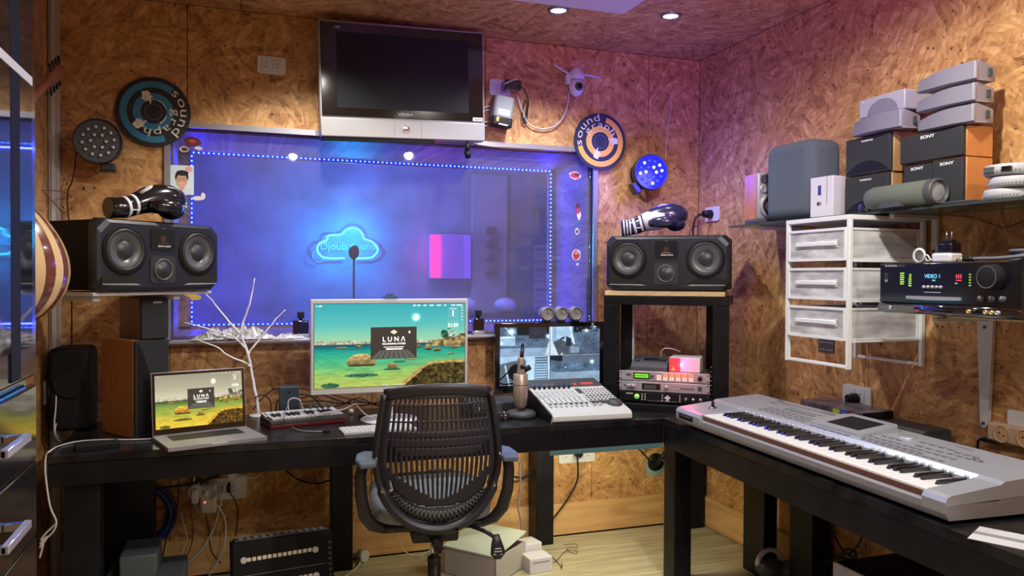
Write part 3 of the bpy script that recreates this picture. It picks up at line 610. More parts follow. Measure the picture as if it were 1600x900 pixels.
# ================================================================ LEFT WALL INSTRUMENTS
mat('rib_light', (.72, .50, .26), .25, coat=.8); mat('rib_dark', (.16, .05, .03), .2, coat=.8); mat('neck_wood', (.14, .055, .03), .35); mat('head_wood', (.34, .13, .08), .35)
lu = thing('bowl_back_lute', 'striped bowl back of a lute hanging on the left wall', 'lute', (LX+.005, 3.06, 1.465))
nr = 17
for k in range(nr):
    a0, a1 = -PI/2+PI*k/nr, -PI/2+PI*(k+1)/nr; g = G(); m = 'rib_light' if k % 2 == 0 else 'rib_dark'; i = g.mi(m); prev = None
    for j in range(19):
        v = j/18; zz = -.25+.50*v; r = max(.0, math.sin(PI*min(1, v**.78*1.0)))**.62 if 0 < v < 1 else 0
        cur = g.vs([((.235*r*math.cos(a)), .205*r*math.sin(a), zz) for a in (a0, (a0+a1)/2, a1)])
        if prev:
            for q in range(2): g.fc([prev[q], prev[q+1], cur[q+1], cur[q]], i, True)
        prev = cur
    g.ob('rib', lu)
g = G(); g.box(0, .02, -.02, .02, .24, .40, 'neck_wood', .005); g.ob('neck', lu)
ms = thing('small_mandolin', 'reddish headstock with dark pegs of an instrument high on left wall', 'mandolin', (-.715, 3.70, 2.255))
D_ = Vector((-.01, -.90, -.43)).normalized(); Dn = Vector((0, .43, -.90)).normalized()
g = G(); g.loft([D_*t_ for t_ in (-.05, -.02, .05, .16, .22, .28, .95)], [(.012, .010), (.03, .016), (.036, .016), (.030, .015), (.018, .014), (.016, .014), (.018, .015)], 'head_wood', 10, up=(1, 0, 0)); g.ob('neck', ms)
for k, t_ in enumerate((0, .055, .11, .165)):
    s_ = 1 if k % 2 else -1
    for s_ in (-1, 1): g = G(); p_ = D_*(t_+.012*s_); g.cyl(p_, p_+Dn*s_*.048, .004, 'black', n=8); g.sph(p_+Dn*s_*.052, (.006, .009, .010), 'black', 10, 6); g.ob('peg', ms)
g = G(); g.M = T(*(D_*1.12)); g.sph((.01, 0, 0), (.05, .17, .12), 'rib_dark', 24, 12); g.ob('body', ms)
# socket on the left wall near the speaker
sk = thing('wall_plug', 'white plug adapter on the left wall beside the left studio monitor', 'socket', tuple(WX(LX+.004, 84, 305)), rz=90)
g = G(); g.box(-.04, .04, -.01, 0, -.055, .055, 'white_gloss', .004); g.ob('plate', sk); g = G(); g.box(-.03, .03, -.07, -.01, -.03, .03, 'white', .008); g.ob('plug', sk)
cable('brown_cord', 'thin brown cord looping at the left wall plug', [WX(LX+.09, *p) for p in ((66, 298), (80, 312), (100, 332), (112, 325), (115, 312), (105, 302), (85, 298), (66, 297))], .0022, 'st_dark')
sk = thing('wall_plug', 'white plug low on left wall above the desk corner', 'socket', tuple(WX(LX+.004, 72, 612)), rz=90)
g = G(); g.box(-.055, .055, -.01, 0, -.05, .05, 'light_grey', .004); g.ob('plate', sk); g = G(); g.cyl((0, -.01, 0), (0, -.075, 0), .024, 'light_grey'); g.ob('plug', sk)
cable('white_cable', 'coiled white cable hanging from the low left wall plug', [WX(LX+.07, *p) for p in ((88, 616), (87, 640), (85, 660), (86, 680), (95, 690), (108, 684), (108, 665), (98, 654), (88, 662), (87, 678), (97, 686), (104, 676), (103, 660), (98, 655))], .0032, 'light_grey')
cable('white_charging_cable', 'white charging cable from laptop across the desk and over the left end', [WZ(DZ+.005, *p) for p in ((238, 685.5), (205, 687), (160, 687), (120, 690), (92, 697))]+[WY(3.2, *p) for p in ((78, 705), (72, 712), (71, 740), (78, 790), (88, 815), (82, 832), (62, 850))], .003, 'white')
cable('tangled_cable', 'pale tangled cable near the cabinet foot at lower left', [WY(3.3, *p) for p in ((88, 818), (70, 835), (64, 845), (75, 838), (62, 856), (68, 848), (62, 872))], .004, 'light_grey')
pw = G(); pw.box(-.075, .075, -.04, .04, 0, .02, 'matte_black', .003); tag(pw.ob('hard_drive'), 'flat black box lying on the desk left end', 'box', loc=tuple(WZ(DZ, 152, 700)), rz=15)

# ================================================================ STUDIO MONITORS
def studio_monitor(label, p0, p1, z0, h=.27, depth=.34, flip=1):
    p0, p1 = Vector(p0), Vector(p1); wd = (p1-p0).length; rz = math.degrees(math.atan2(p1.y-p0.y, p1.x-p0.x)); c = (p0+p1)/2
    t = thing('studio_monitor', label, 'speaker', (c.x, c.y, z0), rz, 'black three way studio monitors'); hw = wd/2
    # cabinet and faceted front baffle
    g = G(); oct_ = [(-hw+.035, 0), (hw-.035, 0), (hw, .035), (hw, h-.035), (hw-.035, h), (-hw+.035, h), (-hw, h-.035), (-hw, .035)]
    g.box(-hw+.012, hw-.012, .03, depth, .006, h-.006, 'matte_black', .004, 1); g.ob('cabinet', t)
    g = G(); i = g.mi('speaker_body')
    def octo(w_, hh, c_, y): return g.vs([(a*w_ + 0, y, b) for a, b in [(-1+c_/w_, h/2-hh), (1-c_/w_, h/2-hh), (1, h/2-hh+c_), (1, h/2+hh-c_), (1-c_/w_, h/2+hh), (-1+c_/w_, h/2+hh), (-1, h/2+hh-c_), (-1, h/2-hh+c_)]])
    rr = [octo(hw, h/2, .02, .045), octo(hw, h/2, .028, .022), octo(hw-.006, h/2-.006, .035, .006), octo(hw-.018, h/2-.017, .040, 0)]
    for a, b in zip(rr, rr[1:]):
        for q in range(8): g.fc([a[q], a[(q+1) % 8], b[(q+1) % 8], b[q]], i, False)
    g.fc(rr[-1], i); g.fc(rr[0][::-1], i); g.ob('baffle', t)
    for s in (-1, 1):
        cc = (s*(hw-.115), 0, h*.57); R = .080
        g = G(); g.lathe([(R*1.16, .0), (R*1.17, .004), (R*1.02, .004), (R, .002)], 'matte_black', 40, cc, '-y')
        g.lathe([(R*1.02, .004), (R*.99, .009), (R*.90, .010), (R*.84, .004)], 'rubber', 40, cc, '-y')
        g.lathe([(R*.84, .0045), (R*.86, .0065), (R*.82, .0065)], 'cone', 40, cc, '-y')
        g.lathe([(R*.84, .005), (R*.42, .0015+.0), (R*.42, .0012)], 'cone', 40, cc, '-y')
        g.lathe([(R*.43, .0018), (R*.3, .008), (R*.12, .0115), (0, .012)], 'cone_dark', 32, cc, '-y'); g.ob('woofer', t)
        g = G(); x0, x1 = s*.10, s*(hw-.02)
        po = [(x0, .030), (x1, .030), (x1, .062), (s*(abs(x0)+.045), .062)]; g.prism(po, -.0012, .004, 'gap', 'y')
        g.prism([(x0, .024), (x1-s*.004, .027), (x1, .031), (x0+s*.02, .031)], -.004, .002, 'grey', 'y'); g.ob('bass_port', t)
    g = G(); g.prism(rrect(.118, .108, .02, 5, 0, h*.31), -.0035, .002, 'cone_dark', 'y'); g.lathe([(.043, .003), (.044, .008), (.038, .0085), (.036, .004)], 'cone', 32, (0, 0, h*.31), '-y')
    g.lathe([(.036, .0045), (.028, .006), (.02, .013), (0, .016)], 'cone_dark', 32, (0, 0, h*.31), '-y'); g.ob('midrange_driver', t)
    g = G(); g.prism(rrect(.112, .085, .014, 5, 0, h*.74), -.003, .002, 'matte_black', 'y'); g.prism([(-.014, h*.70), (.014, h*.70), (.016, h*.8), (-.016, h*.8)], -.0036, -.002, 'gap', 'y')
    for k in range(4): g.box(-.011, .011, -.0042, -.0036, h*.71+k*.006, h*.71+k*.006+.002, 'neck_wood')
    g.prism([(-.026, h*.675), (.026, h*.675), (.018, h*.692), (-.018, h*.692)], -.007, -.002, 'chrome', 'y'); g.ob('ribbon_tweeter', t)
    g = G(); g.M = T(0.004, -.0037, h*.635) @ FR; g.text('ADAM AUDIO', 'print_white', .0095, Matrix(), .0005, bold=.02); g.ob('lettering', t)
    g = G(); g.sph((0, -.0035, h*.90), .002, 'led_lens', 8, 6); g.ob('status_led', t)
    return t
studio_monitor('black studio monitor at left on the white wall shelf', (-.498, 3.185, 0), (-.088, 3.575, 0), 1.345, .275)
studio_monitor('black studio monitor at right on the pale wooden slab', (1.738, 3.578, 0), (2.213, 3.200, 0), 1.344, .272, .32)
sh = thing('wall_shelf', 'white bracket shelf holding the left studio monitor', 'shelf', (-.30, 3.40, 1.330), rz=44)
g = G(); g.box(-.28, .27, .02, .36, 0, .0135, 'white', .002, 1); g.ob('board', sh)
g = G(); g.box(-.26, -.23, .05, .33, -.02, -.001, 'light_grey'); g.box(.10, .13, .05, .33, -.02, -.001, 'light_grey'); g.ob('bracket', sh)
# small speakers under the shelf
mat('wood_speaker', (.30, .13, .045), .5, var=.15, bscale=30); mat('grille', (.022, .025, .028), .85, bump=.6, bscale=900); mat('wood_orange', (.52, .20, .06), .45, var=.12, bscale=25); mat('wood_tan', (.42, .25, .10), .5, var=.1, bscale=25)
def box_speaker(label, loc, rz, wd, dp, h, wm='wood_speaker', text=None, arch=None, ts=.014, group=None, tx=0, cat='speaker'):
    t = thing('box_speaker', label, cat, loc, rz, group)
    g = G(); g.box(0, wd, .012, dp, 0, h, wm, .002, 1); g.ob('cabinet', t)
    g = G(); g.box(.002, wd-.002, -.006, .0115, .002, h-.002, 'grille', .004); g.ob('grille', t)
    if arch:
        g = G(); n = 16
        if arch == 'bottom': g.prism([(wd*.04, .01)]+[(wd*(.04+.92*k/n), .01+h*.28*math.sin(PI*k/n)**.8) for k in range(n+1)]+[(wd*.96, .01)], -.0075, -.0062, 'black', 'y')
        if arch == 'side': g.prism([(wd*.06, .01), (wd*.06, h-.01)]+[(wd*(.06+.5*math.sin(PI*.5*k/n)), h-.01-(h-.02)*.98*(k/n)**1.4) for k in range(n+1)], -.0075, -.0062, 'black', 'y')
        g.ob('grille_recess', t)
    if text: g = G(); g.M = T(wd*.5+tx, -.0066, h-.022) @ FR; g.text(text, 'print_white', ts, Matrix(), .0005, sx=1.5, bold=.03); g.ob('lettering', t)
    return t
box_speaker('tall wooden speaker with curved black grille standing beside laptop', (-.405, 3.452, DZ), 35, .147, .26, .395, 'wood_speaker', None, 'side')
box_speaker('small dark speaker on top of the tall wooden speaker', (-.385, 3.475, DZ+.396), 30, .115, .20, .170, 'neck_wood', 'SONY', None, .009, tx=.01)
b = thing('subwoofer', 'black speaker box in shadow behind the tall wooden speaker', 'speaker', (-.760, 3.70, DZ)); g = G(); g.box(0, .155, 0, .20, 0, .35, 'matte_black', .02); g.ob('cabinet', b); g = G(); g.lathe([(.06, 0), (.062, .004), (.055, .004), (.02, -.01), (0, -.008)], 'matte_black', 24, (.078, 0, .2), '-y'); g.ob('woofer', b)
# boxing gloves
mat('leather', (.008, .008, .010), .18, coat=.7); mat('leather_blue', (.02, .02, .07), .25, coat=.5); mat('leather_white', (.75, .76, .8), .25, coat=.4)
def glove(label, loc, rz, main, ry=0, white=False):
    t = thing('boxing_glove', label, 'boxing glove', loc, rz, ry=ry)
    s = [(-.175, .038, .036, .040), (-.17, .038, .044, .040), (-.10, .042, .044, .040), (-.075, .05, .042, .040), (-.05, .06, .048, .044), (-.01, .075, .056, .052), (.04, .082, .064, .060), (.08, .078, .066, .064), (.115, .068, .058, .060), (.135, .056, .040, .046), (.143, .045, .015, .02)]
    g = G(); ms_ = [main]*10
    g.loft([(x, 0, z) for x, z, a, b_ in s], [(a, b_) for x, z, a, b_ in s], main, 24, up=(0, 0, 1)); g.ob('glove_body', t)
    g = G()
    for x in (-.108, -.075):
        g.loft([(x-.006, 0, .044+(x+.1)*.3), (x+.006, 0, .046+(x+.1)*.3)], [(.0455, .0425)]*2, 'leather_white', 24, up=(0, 0, 1))
    if white:
        for x in (-.16, -.145, -.13): g.loft([(x-.004, 0, .039), (x+.004, 0, .039)], [(.0455, .0415)]*2, 'leather_white', 24, up=(0, 0, 1))
    g.box(-.102, -.078, -.0475, -.046, .03, .034, 'leather_white'); g.ob('cuff_stripe', t)
    # curled fingers and thumb
    g = G(); g.sph((.098, 0, .036), (.050, .058, .036), main, 24, 14); g.ob('finger_padding', t)
    g = G(); g.loft([(-.03, -.045, .05), (.0, -.062, .05), (.035, -.075, .048), (.07, -.072, .045), (.095, -.06, .042), (.105, -.05, .04)], [(.02, .02), (.026, .026), (.028, .028), (.026, .026), (.018, .018), (.004, .004)], main, 16, up=(0, 0, 1)); g.ob('thumb', t)
    if white:
        g = G(); g.loft([(-.06, -.004, .058), (-.03, -.006, .064), (.0, -.008, .068), (.045, -.008, .07)], [(.049, .046), (.054, .050), (.058, .054), (.062, .050)], 'leather_white', 24, up=(0, 0, 1)); g.ob('white_panel', t)
        g = G(); g.M = T(.0, -.1050, .04) @ FR; g.text('12 oz', 'black', .026, Matrix(), .0008, bold=.01); g.M = T(-.145, -.0475, .03) @ FR @ RZ(90); g.text('XO', 'black', .016, Matrix(), .0008); g.ob('lettering', t)
    else:
        g = G(); g.loft([(.055, -.03, .128), (.09, -.03, .122), (.12, -.03, .10), (.137, -.03, .07)], [(.012, .006), (.016, .006), (.014, .006), (.006, .004)], 'light_grey', 10); g.ob('stripe', t)
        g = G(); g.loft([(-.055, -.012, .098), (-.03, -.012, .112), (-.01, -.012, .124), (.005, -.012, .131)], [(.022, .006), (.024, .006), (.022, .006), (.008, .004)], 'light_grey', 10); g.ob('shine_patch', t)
        g = G(); g.M = T(.10, -.073, .05) @ FR; g.text('boxing', 'print_white', .014, Matrix(), .0008); g.ob('lettering', t)
    return t
glove('black boxing glove resting on the left studio monitor', (-.345, 3.43, 1.632), 40, 'leather', -2)
glove('black and white boxing glove resting on the right studio monitor', (1.985, 3.50, 1.634), -28, 'leather_blue', -5, True)

# ================================================================ SCREEN IMAGES as vertex colours on fine grids
def screen_mesh(name, wd, h, fn, m, parent, nx=240, ny=135, loc=(0, 0, 0)):
    xs, ys = np.linspace(0, 1, nx+1), np.linspace(0, 1, ny+1); u, v = np.meshgrid(xs, ys)
    col = fn(u, v); P = np.stack([(u-.5)*wd, u*0, (v-.5)*h], -1).reshape(-1, 3)
    idx = np.arange((nx+1)*(ny+1)).reshape(ny+1, nx+1); F = np.stack([idx[:-1, :-1], idx[:-1, 1:], idx[1:, 1:], idx[1:, :-1]], -1).reshape(-1, 4)
    me = bpy.data.meshes.new(name); me.from_pydata(P.tolist(), [], F.tolist())
    ca_ = me.color_attributes.new('Col', 'FLOAT_COLOR', 'POINT'); c4 = np.ones((P.shape[0], 4), np.float32); c4[:, :3] = np.clip(col.reshape(-1, 3), 0, 1)**2.2; ca_.data.foreach_set('color', c4.ravel())
    me.materials.append(m); o = bpy.data.objects.new(name, me); COL.objects.link(o); o.parent = parent; o.location = loc; return o
def screen_mat(name, st, tint=(1, 1, 1)):
    m = bpy.data.materials.new(name); m.use_nodes = True; nt = m.node_tree; b = nt.nodes['Principled BSDF']; a = nd(nt, 'ShaderNodeVertexColor', layer_name='Col')
    mx = nd(nt, 'ShaderNodeMix', data_type='RGBA', blend_type='MULTIPLY'); mx.inputs['Factor'].default_value = 1; nt.links.new(a.outputs[0], mx.inputs[6]); mx.inputs[7].default_value = (*tint, 1)
    nt.links.new(mx.outputs[2], b.inputs['Emission Color']); b.inputs['Emission Strength'].default_value = st; b.inputs['Base Color'].default_value = (.01, .01, .01, 1); b.inputs['Roughness'].default_value = .35; b.inputs['Specular IOR Level'].default_value = .15; return m
rs = np.random.RandomState(3)
def vnoise(u, v, f, seed=0):
    r = np.random.RandomState(seed).rand(128, 128); x, y = u*f[0], v*f[1]; xi, yi = np.floor(x).astype(int), np.floor(y).astype(int); fx, fy = x-xi, y-yi; fx = fx*fx*(3-2*fx); fy = fy*fy*(3-2*fy)
    g_ = lambda a, b: r[b % 128, a % 128]
    return (g_(xi, yi)*(1-fx)+g_(xi+1, yi)*fx)*(1-fy)+(g_(xi, yi+1)*(1-fx)+g_(xi+1, yi+1)*fx)*fy
def lerp(a, b, t): return a[..., :]*(1-t[..., None])+b*t[..., None] if isinstance(a, np.ndarray) and a.ndim == 3 else np.array(a)*(1-t[..., None])+np.array(b)*t[..., None]
def grad(t, stops):
    out = np.zeros(t.shape+(3,)); ps = [s[0] for s in stops]
    for c in range(3): out[..., c] = np.interp(t, ps, [s[1][c] for s in stops])
    return out
def wallpaper(u, v):
    H = .50
    sky = grad(v, [(H, (.70, .86, .66)), (H+.12, (.55, .83, .70)), (.75, (.36, .76, .74)), (1, (.22, .68, .72))])
    n = vnoise(u, v, (22, 70), 1); n2 = vnoise(u, v, (9, 24), 2)
    wat = grad(v, [(0, (.72, .78, .38)), (.15, (.62, .78, .40)), (.28, (.36, .76, .52)), (.42, (.16, .66, .56)), (H-.02, (.06, .45, .48)), (H, (.05, .34, .40))])
    wat = lerp(wat, np.array((.25, .60, .45)), np.clip((n2-.55)*2, 0, 1)*(v < .4)*.6); wat = wat*(1+.16*(n-.5))[..., None]
    yl = np.clip((u-.45)*2, 0, 1)*np.clip((.38-v)*4, 0, 1)*.8; wat = lerp(wat, np.array((.80, .78, .38)), yl)
    im = np.where((v > H)[..., None], sky, wat)
    def put(mask, c):
        nonlocal im
        im = np.where(mask[..., None], c, im)
    mt_ = H+.035+.035*vnoise(u, v*0, (26, 1), 5)-.01*(u > .7); mn = vnoise(u, v, (90, 60), 6)[..., None]
    put((v > H+.012) & (v < mt_), np.array((.86, .84, .72))*(.6+.5*mn)); put((v > H) & (v <= H+.014), np.array((.16, .34, .36))*np.ones_like(im))
    tex = vnoise(u, v, (60, 50), 8)[..., None]
    def rock(cx_, cy_, rx, ry, c=(.80, .70, .44)):
        d = ((u-cx_)/rx)**2+((v-cy_)/ry)**2; put((d < 1) & (v > cy_-ry*.45), np.array(c)*(.62+.4*tex)*(.78+.35*((v-cy_)/ry)[..., None])); put((d < 1.15) & (v <= cy_-ry*.42) & (v > cy_-ry*.8), np.array((.18, .20, .12))*np.ones_like(im))
    for a in ((.17, .475, .035, .012), (.28, .482, .02, .018), (.745, .455, .024, .045), (.805, .425, .03, .022), (.93, .455, .025, .03), (.905, .37, .025, .014), (.68, .47, .02, .02)): rock(*a)
    for a in ((.50, .23, .035, .045), (.62, .315, .04, .012)): rock(a[0], a[1], a[2], a[3])
    d = ((u-.30)/.095)**2+((v-.30)/.10)**2; put((d < 1) & (v > .27), np.array((.84, .72, .46))*(.6+.45*tex)*(.55+.75*np.clip((v-.24)/.16, 0, 1))[..., None]); put((d < 1) & (v <= .27) & (v > .245), np.array((.28, .22, .12))*np.ones_like(im))
    for a in ((.30, .14, .11, .022), (.10, .03, .06, .03), (.50, .20, .06, .014), (.55, .29, .05, .01)):
        d = ((u-a[0])/a[1+1])**2+((v-a[1])/a[3])**2; put(d < 1, np.array((.20, .42, .32))*np.ones_like(im)*(.8+.4*tex))
    rt = H+.03+.10*np.clip((u-.74)/.26, 0, 1)*(.6+.8*vnoise(u, v*0, (30, 1), 11)); bt = H-.03-.015*np.clip((u-.8)*5, 0, 1)
    put((u > .77) & (v < rt) & (v > bt), np.array((.78, .66, .42))*(.35+.85*vnoise(u, v, (50, 50), 12)[..., None]))
    tr_ = vnoise(u, v, (70, 70), 13); put((((u-.88)/.05)**2+((v-.62)/.07)**2 < 1) & (tr_ > .45), np.array((.12, .36, .25))*np.ones_like(im)*(.7+.6*tex))
    c_ = .30-1.25*(u-.86)**2-np.clip(.72-u, 0, 1)*.55; top = np.where(u < .80, .29-3.4*(.80-u)**2-.35*(.80-u), .29-.45*(u-.9)**2-.0)
    edge = (v < top) & (u > .47); put(edge, np.array((.80, .66, .38))*(.8+.3*tex)); inn = edge & (v < top-.03-.03*(u < .7)) & (u > .57); put(inn, np.array((.34, .29, .15))*(.3+1.1*vnoise(u, v, (60, 40), 14)[..., None]))
    sd = ((u-.66)*1.78)**2+(v-.83)**2; im = im+np.clip(np.exp(-sd/.0012)*1.2+np.exp(-sd/.00012), 0, 1)[..., None]
    for x0_, x1_ in ((.01, .018), (.025, .05), (.64, .66), (.67, .69), (.71, .73), (.75, .78), (.80, .83), (.85, .87), (.9, .93), (.94, .98)): put((u > x0_) & (u < x1_) & (v > .968) & (v < .978), np.ones_like(im))
    for y0_ in (.94, .90, .86, .82, .78): put((u > .972) & (u < .985) & (v > y0_) & (v < y0_+.02), np.ones_like(im)*.85)
    put((u > .43) & (u < .60) & (v > .012) & (v < .022) & (vnoise(u, v*0, (120, 1), 15) > .4), np.ones_like(im)*.9)
    for y0_, y1_ in ((.81, .95), (.68, .80), (.56, .665)):
        k_ = (u > .875) & (u < .955) & (v > y0_) & (v < y1_); im = np.where(k_[..., None], im*.80+.16, im)
    return im
def warm_wallpaper(u, v):
    im = wallpaper(u, v); l = (im@np.array((.3, .5, .2)))[..., None]; t_ = (v > .5)[..., None]
    return np.where(t_, l*np.array((1.10, 1.06, .90)), (.45*im+.55*l*np.array((1.35, 1.12, .5)))*np.array((1.12, 1, .72)))
smA = screen_mat('screen_picture', .88); smB = screen_mat('laptop_picture', .95)
mat('splash', (.01, .01, .01), .4, emis=(.035, .028, .022), es=1); mat('splash_key', (.02, .02, .02), .4, emis=(.10, .10, .085), es=1); mat('glow_white', (.8, .8, .8), .4, emis=(1, .98, .88), es=.95); mat('glow_gold', (.8, .7, .5), .4, emis=(.85, .75, .5), es=.9)
def splash(parent, wd, h, y):
    """the start-up window of the recording programme in the middle of the desktop"""
    sp = G(); X0, X1, Z0, Z1 = (-.142)*wd, (.164)*wd, (-.17)*h, (.215)*h; cw, ch = X1-X0, Z1-Z0; cx_ = (X0+X1)/2
    sp.box(X0, X1, y-.0006, y, Z0, Z1, 'splash')
    for k in range(8):
        a0, a1 = X0+cw*(k/8+.012), X0+cw*((k+1)/8-.012); q0, q1 = cx_+(a0-cx_)*.62, cx_+(a1-cx_)*.62
        sp.prism([(a0, Z0+.002), (a1, Z0+.002), (q1, Z0+ch*.27), (q0, Z0+ch*.27)], y-.0010, y-.0007, 'splash_key', 'y')
    o = sp.ob('splash_window', parent)
    g = G(); g.M = T(cx_, y-.0012, Z0+ch*.545) @ FR; g.text('L U N Λ', 'glow_white', ch*.21, Matrix(), .0003, sx=1.0, bold=.015)
    g.M = T(cx_, y-.0012, Z0+ch*.445) @ FR; g.text('RECORDING SYSTEM', 'glow_white', ch*.075, Matrix(), .0003, sx=1.05, bold=.02)
    g.box(cx_-.22*cw, cx_+.22*cw, y-.0012, y-.0008, Z0+ch*.36, Z0+ch*.375, 'glow_white'); g.box(cx_-.17*cw, cx_+.19*cw, y-.0012, y-.0008, Z0+ch*.285, Z0+ch*.325, 'glow_white')
    c0, c1 = cx_, Z0+ch*.84; a_, b_ = cw*.075, ch*.07
    g.prism([(c0-a_, c1), (c0, c1-b_), (c0+a_, c1), (c0, c1+b_)], y-.0012, y-.0008, 'glow_gold', 'y'); g.prism([(c0-a_*.5, c1), (c0, c1-b_*.5), (c0+a_*.5, c1), (c0, c1+b_*.5)], y-.0014, y-.0012, 'splash', 'y'); g.prism([(c0-a_*.3, c1-.1*b_), (c0, c1-b_*.35), (c0+a_*.3, c1+.1*b_), (c0, c1+b_*.35)], y-.0016, y-.0014, 'glow_gold', 'y')
    c0 = cx_+cw*.34; g.prism([(c0-a_*.3, c1), (c0, c1-b_*.9), (c0+a_*.3, c1-.1*b_), (c0, c1+b_*.6)], y-.0012, y-.0008, 'glow_white', 'y'); g.prism([(c0-a_*.12, c1), (c0, c1-b_*.4), (c0+a_*.12, c1-.1*b_), (c0, c1+b_*.2)], y-.0014, y-.0012, 'splash', 'y'); g.ob('splash_lettering', o)
    g = G(); g.M = T(.415*wd, y-.001, .335*h) @ FR; g.text('1', 'glow_white', h*.11, Matrix(), .0003, bold=.01); g.M = T(.415*wd, y-.001, .205*h) @ FR; g.text('21:50', 'glow_white', h*.062, Matrix(), .0003, bold=.01); g.M = T(.415*wd, y-.001, .425*h) @ FR; g.text('Nov, Wed', 'glow_white', h*.02, Matrix(), .0003)
    for q in range(3): g.box(.385*wd, (.43-.01*q)*wd, y-.0012, y-.0009, (.13-.02*q)*h, (.135-.02*q)*h, 'glow_white')
    g.ob('clock_widgets', parent)
# ---- big white monitor
mon = thing('computer_monitor', 'large white monitor showing a green lake wallpaper and start window', 'monitor', (.642, 3.50, 1.097), rz=2)
MW, MH = .715, .418
g = G(); g.box(-MW/2, MW/2, 0, .035, -MH/2, MH/2, 'white', .004); g.box(-.16, .16, .03, .065, -.12, .12, 'white', .012); g.ob('casing', mon)
g = G(); sw, shh = MW-.030, MH-.048; g.box(-sw/2-.002, sw/2+.002, -.0006, 0, -shh/2+.002, shh/2+.006, 'black'); g.ob('bezel', mon)
screen_mesh('screen', sw, shh, wallpaper, smA, mon, loc=(0, -.0012, .004)); sc_ = thing; e = bpy.data.objects.new('desktop_windows', None); COL.objects.link(e); e.parent = mon; e.location = (0, 0, .004); splash(e, sw, shh, -.0022)
g = G(); g.M = T(.05, -.0006, -MH/2+.008) @ FR; g.text('SAMSUNG', 'grey', .007, Matrix(), .0003); g.ob('lettering', mon)
g = G(); g.tube([(0, .05, -.10), (0, .06, -.2), (0.0, .06, -.30), (0, .05, -.335)], .018, 'white', 12, 3); g.ob('stand_neck', mon)
g = G(); g.lathe([(0, 0), (.13, 0), (.128, .008), (.05, .014), (0, .015)], 'white', 32, (0, .06, -.3465)); g.ob('stand_base', mon)
wc = thing('webcam_clip', 'clear plastic clip standing on top of the big monitor', 'clip', (.635, 3.51, 1.308)); g = G(); g.box(-.03, .03, -.015, .02, 0, .012, 'shelf_glass', .003); g.box(-.02, .015, -.01, .01, .012, .024, 'shelf_glass', .003); g.ob('body', wc)
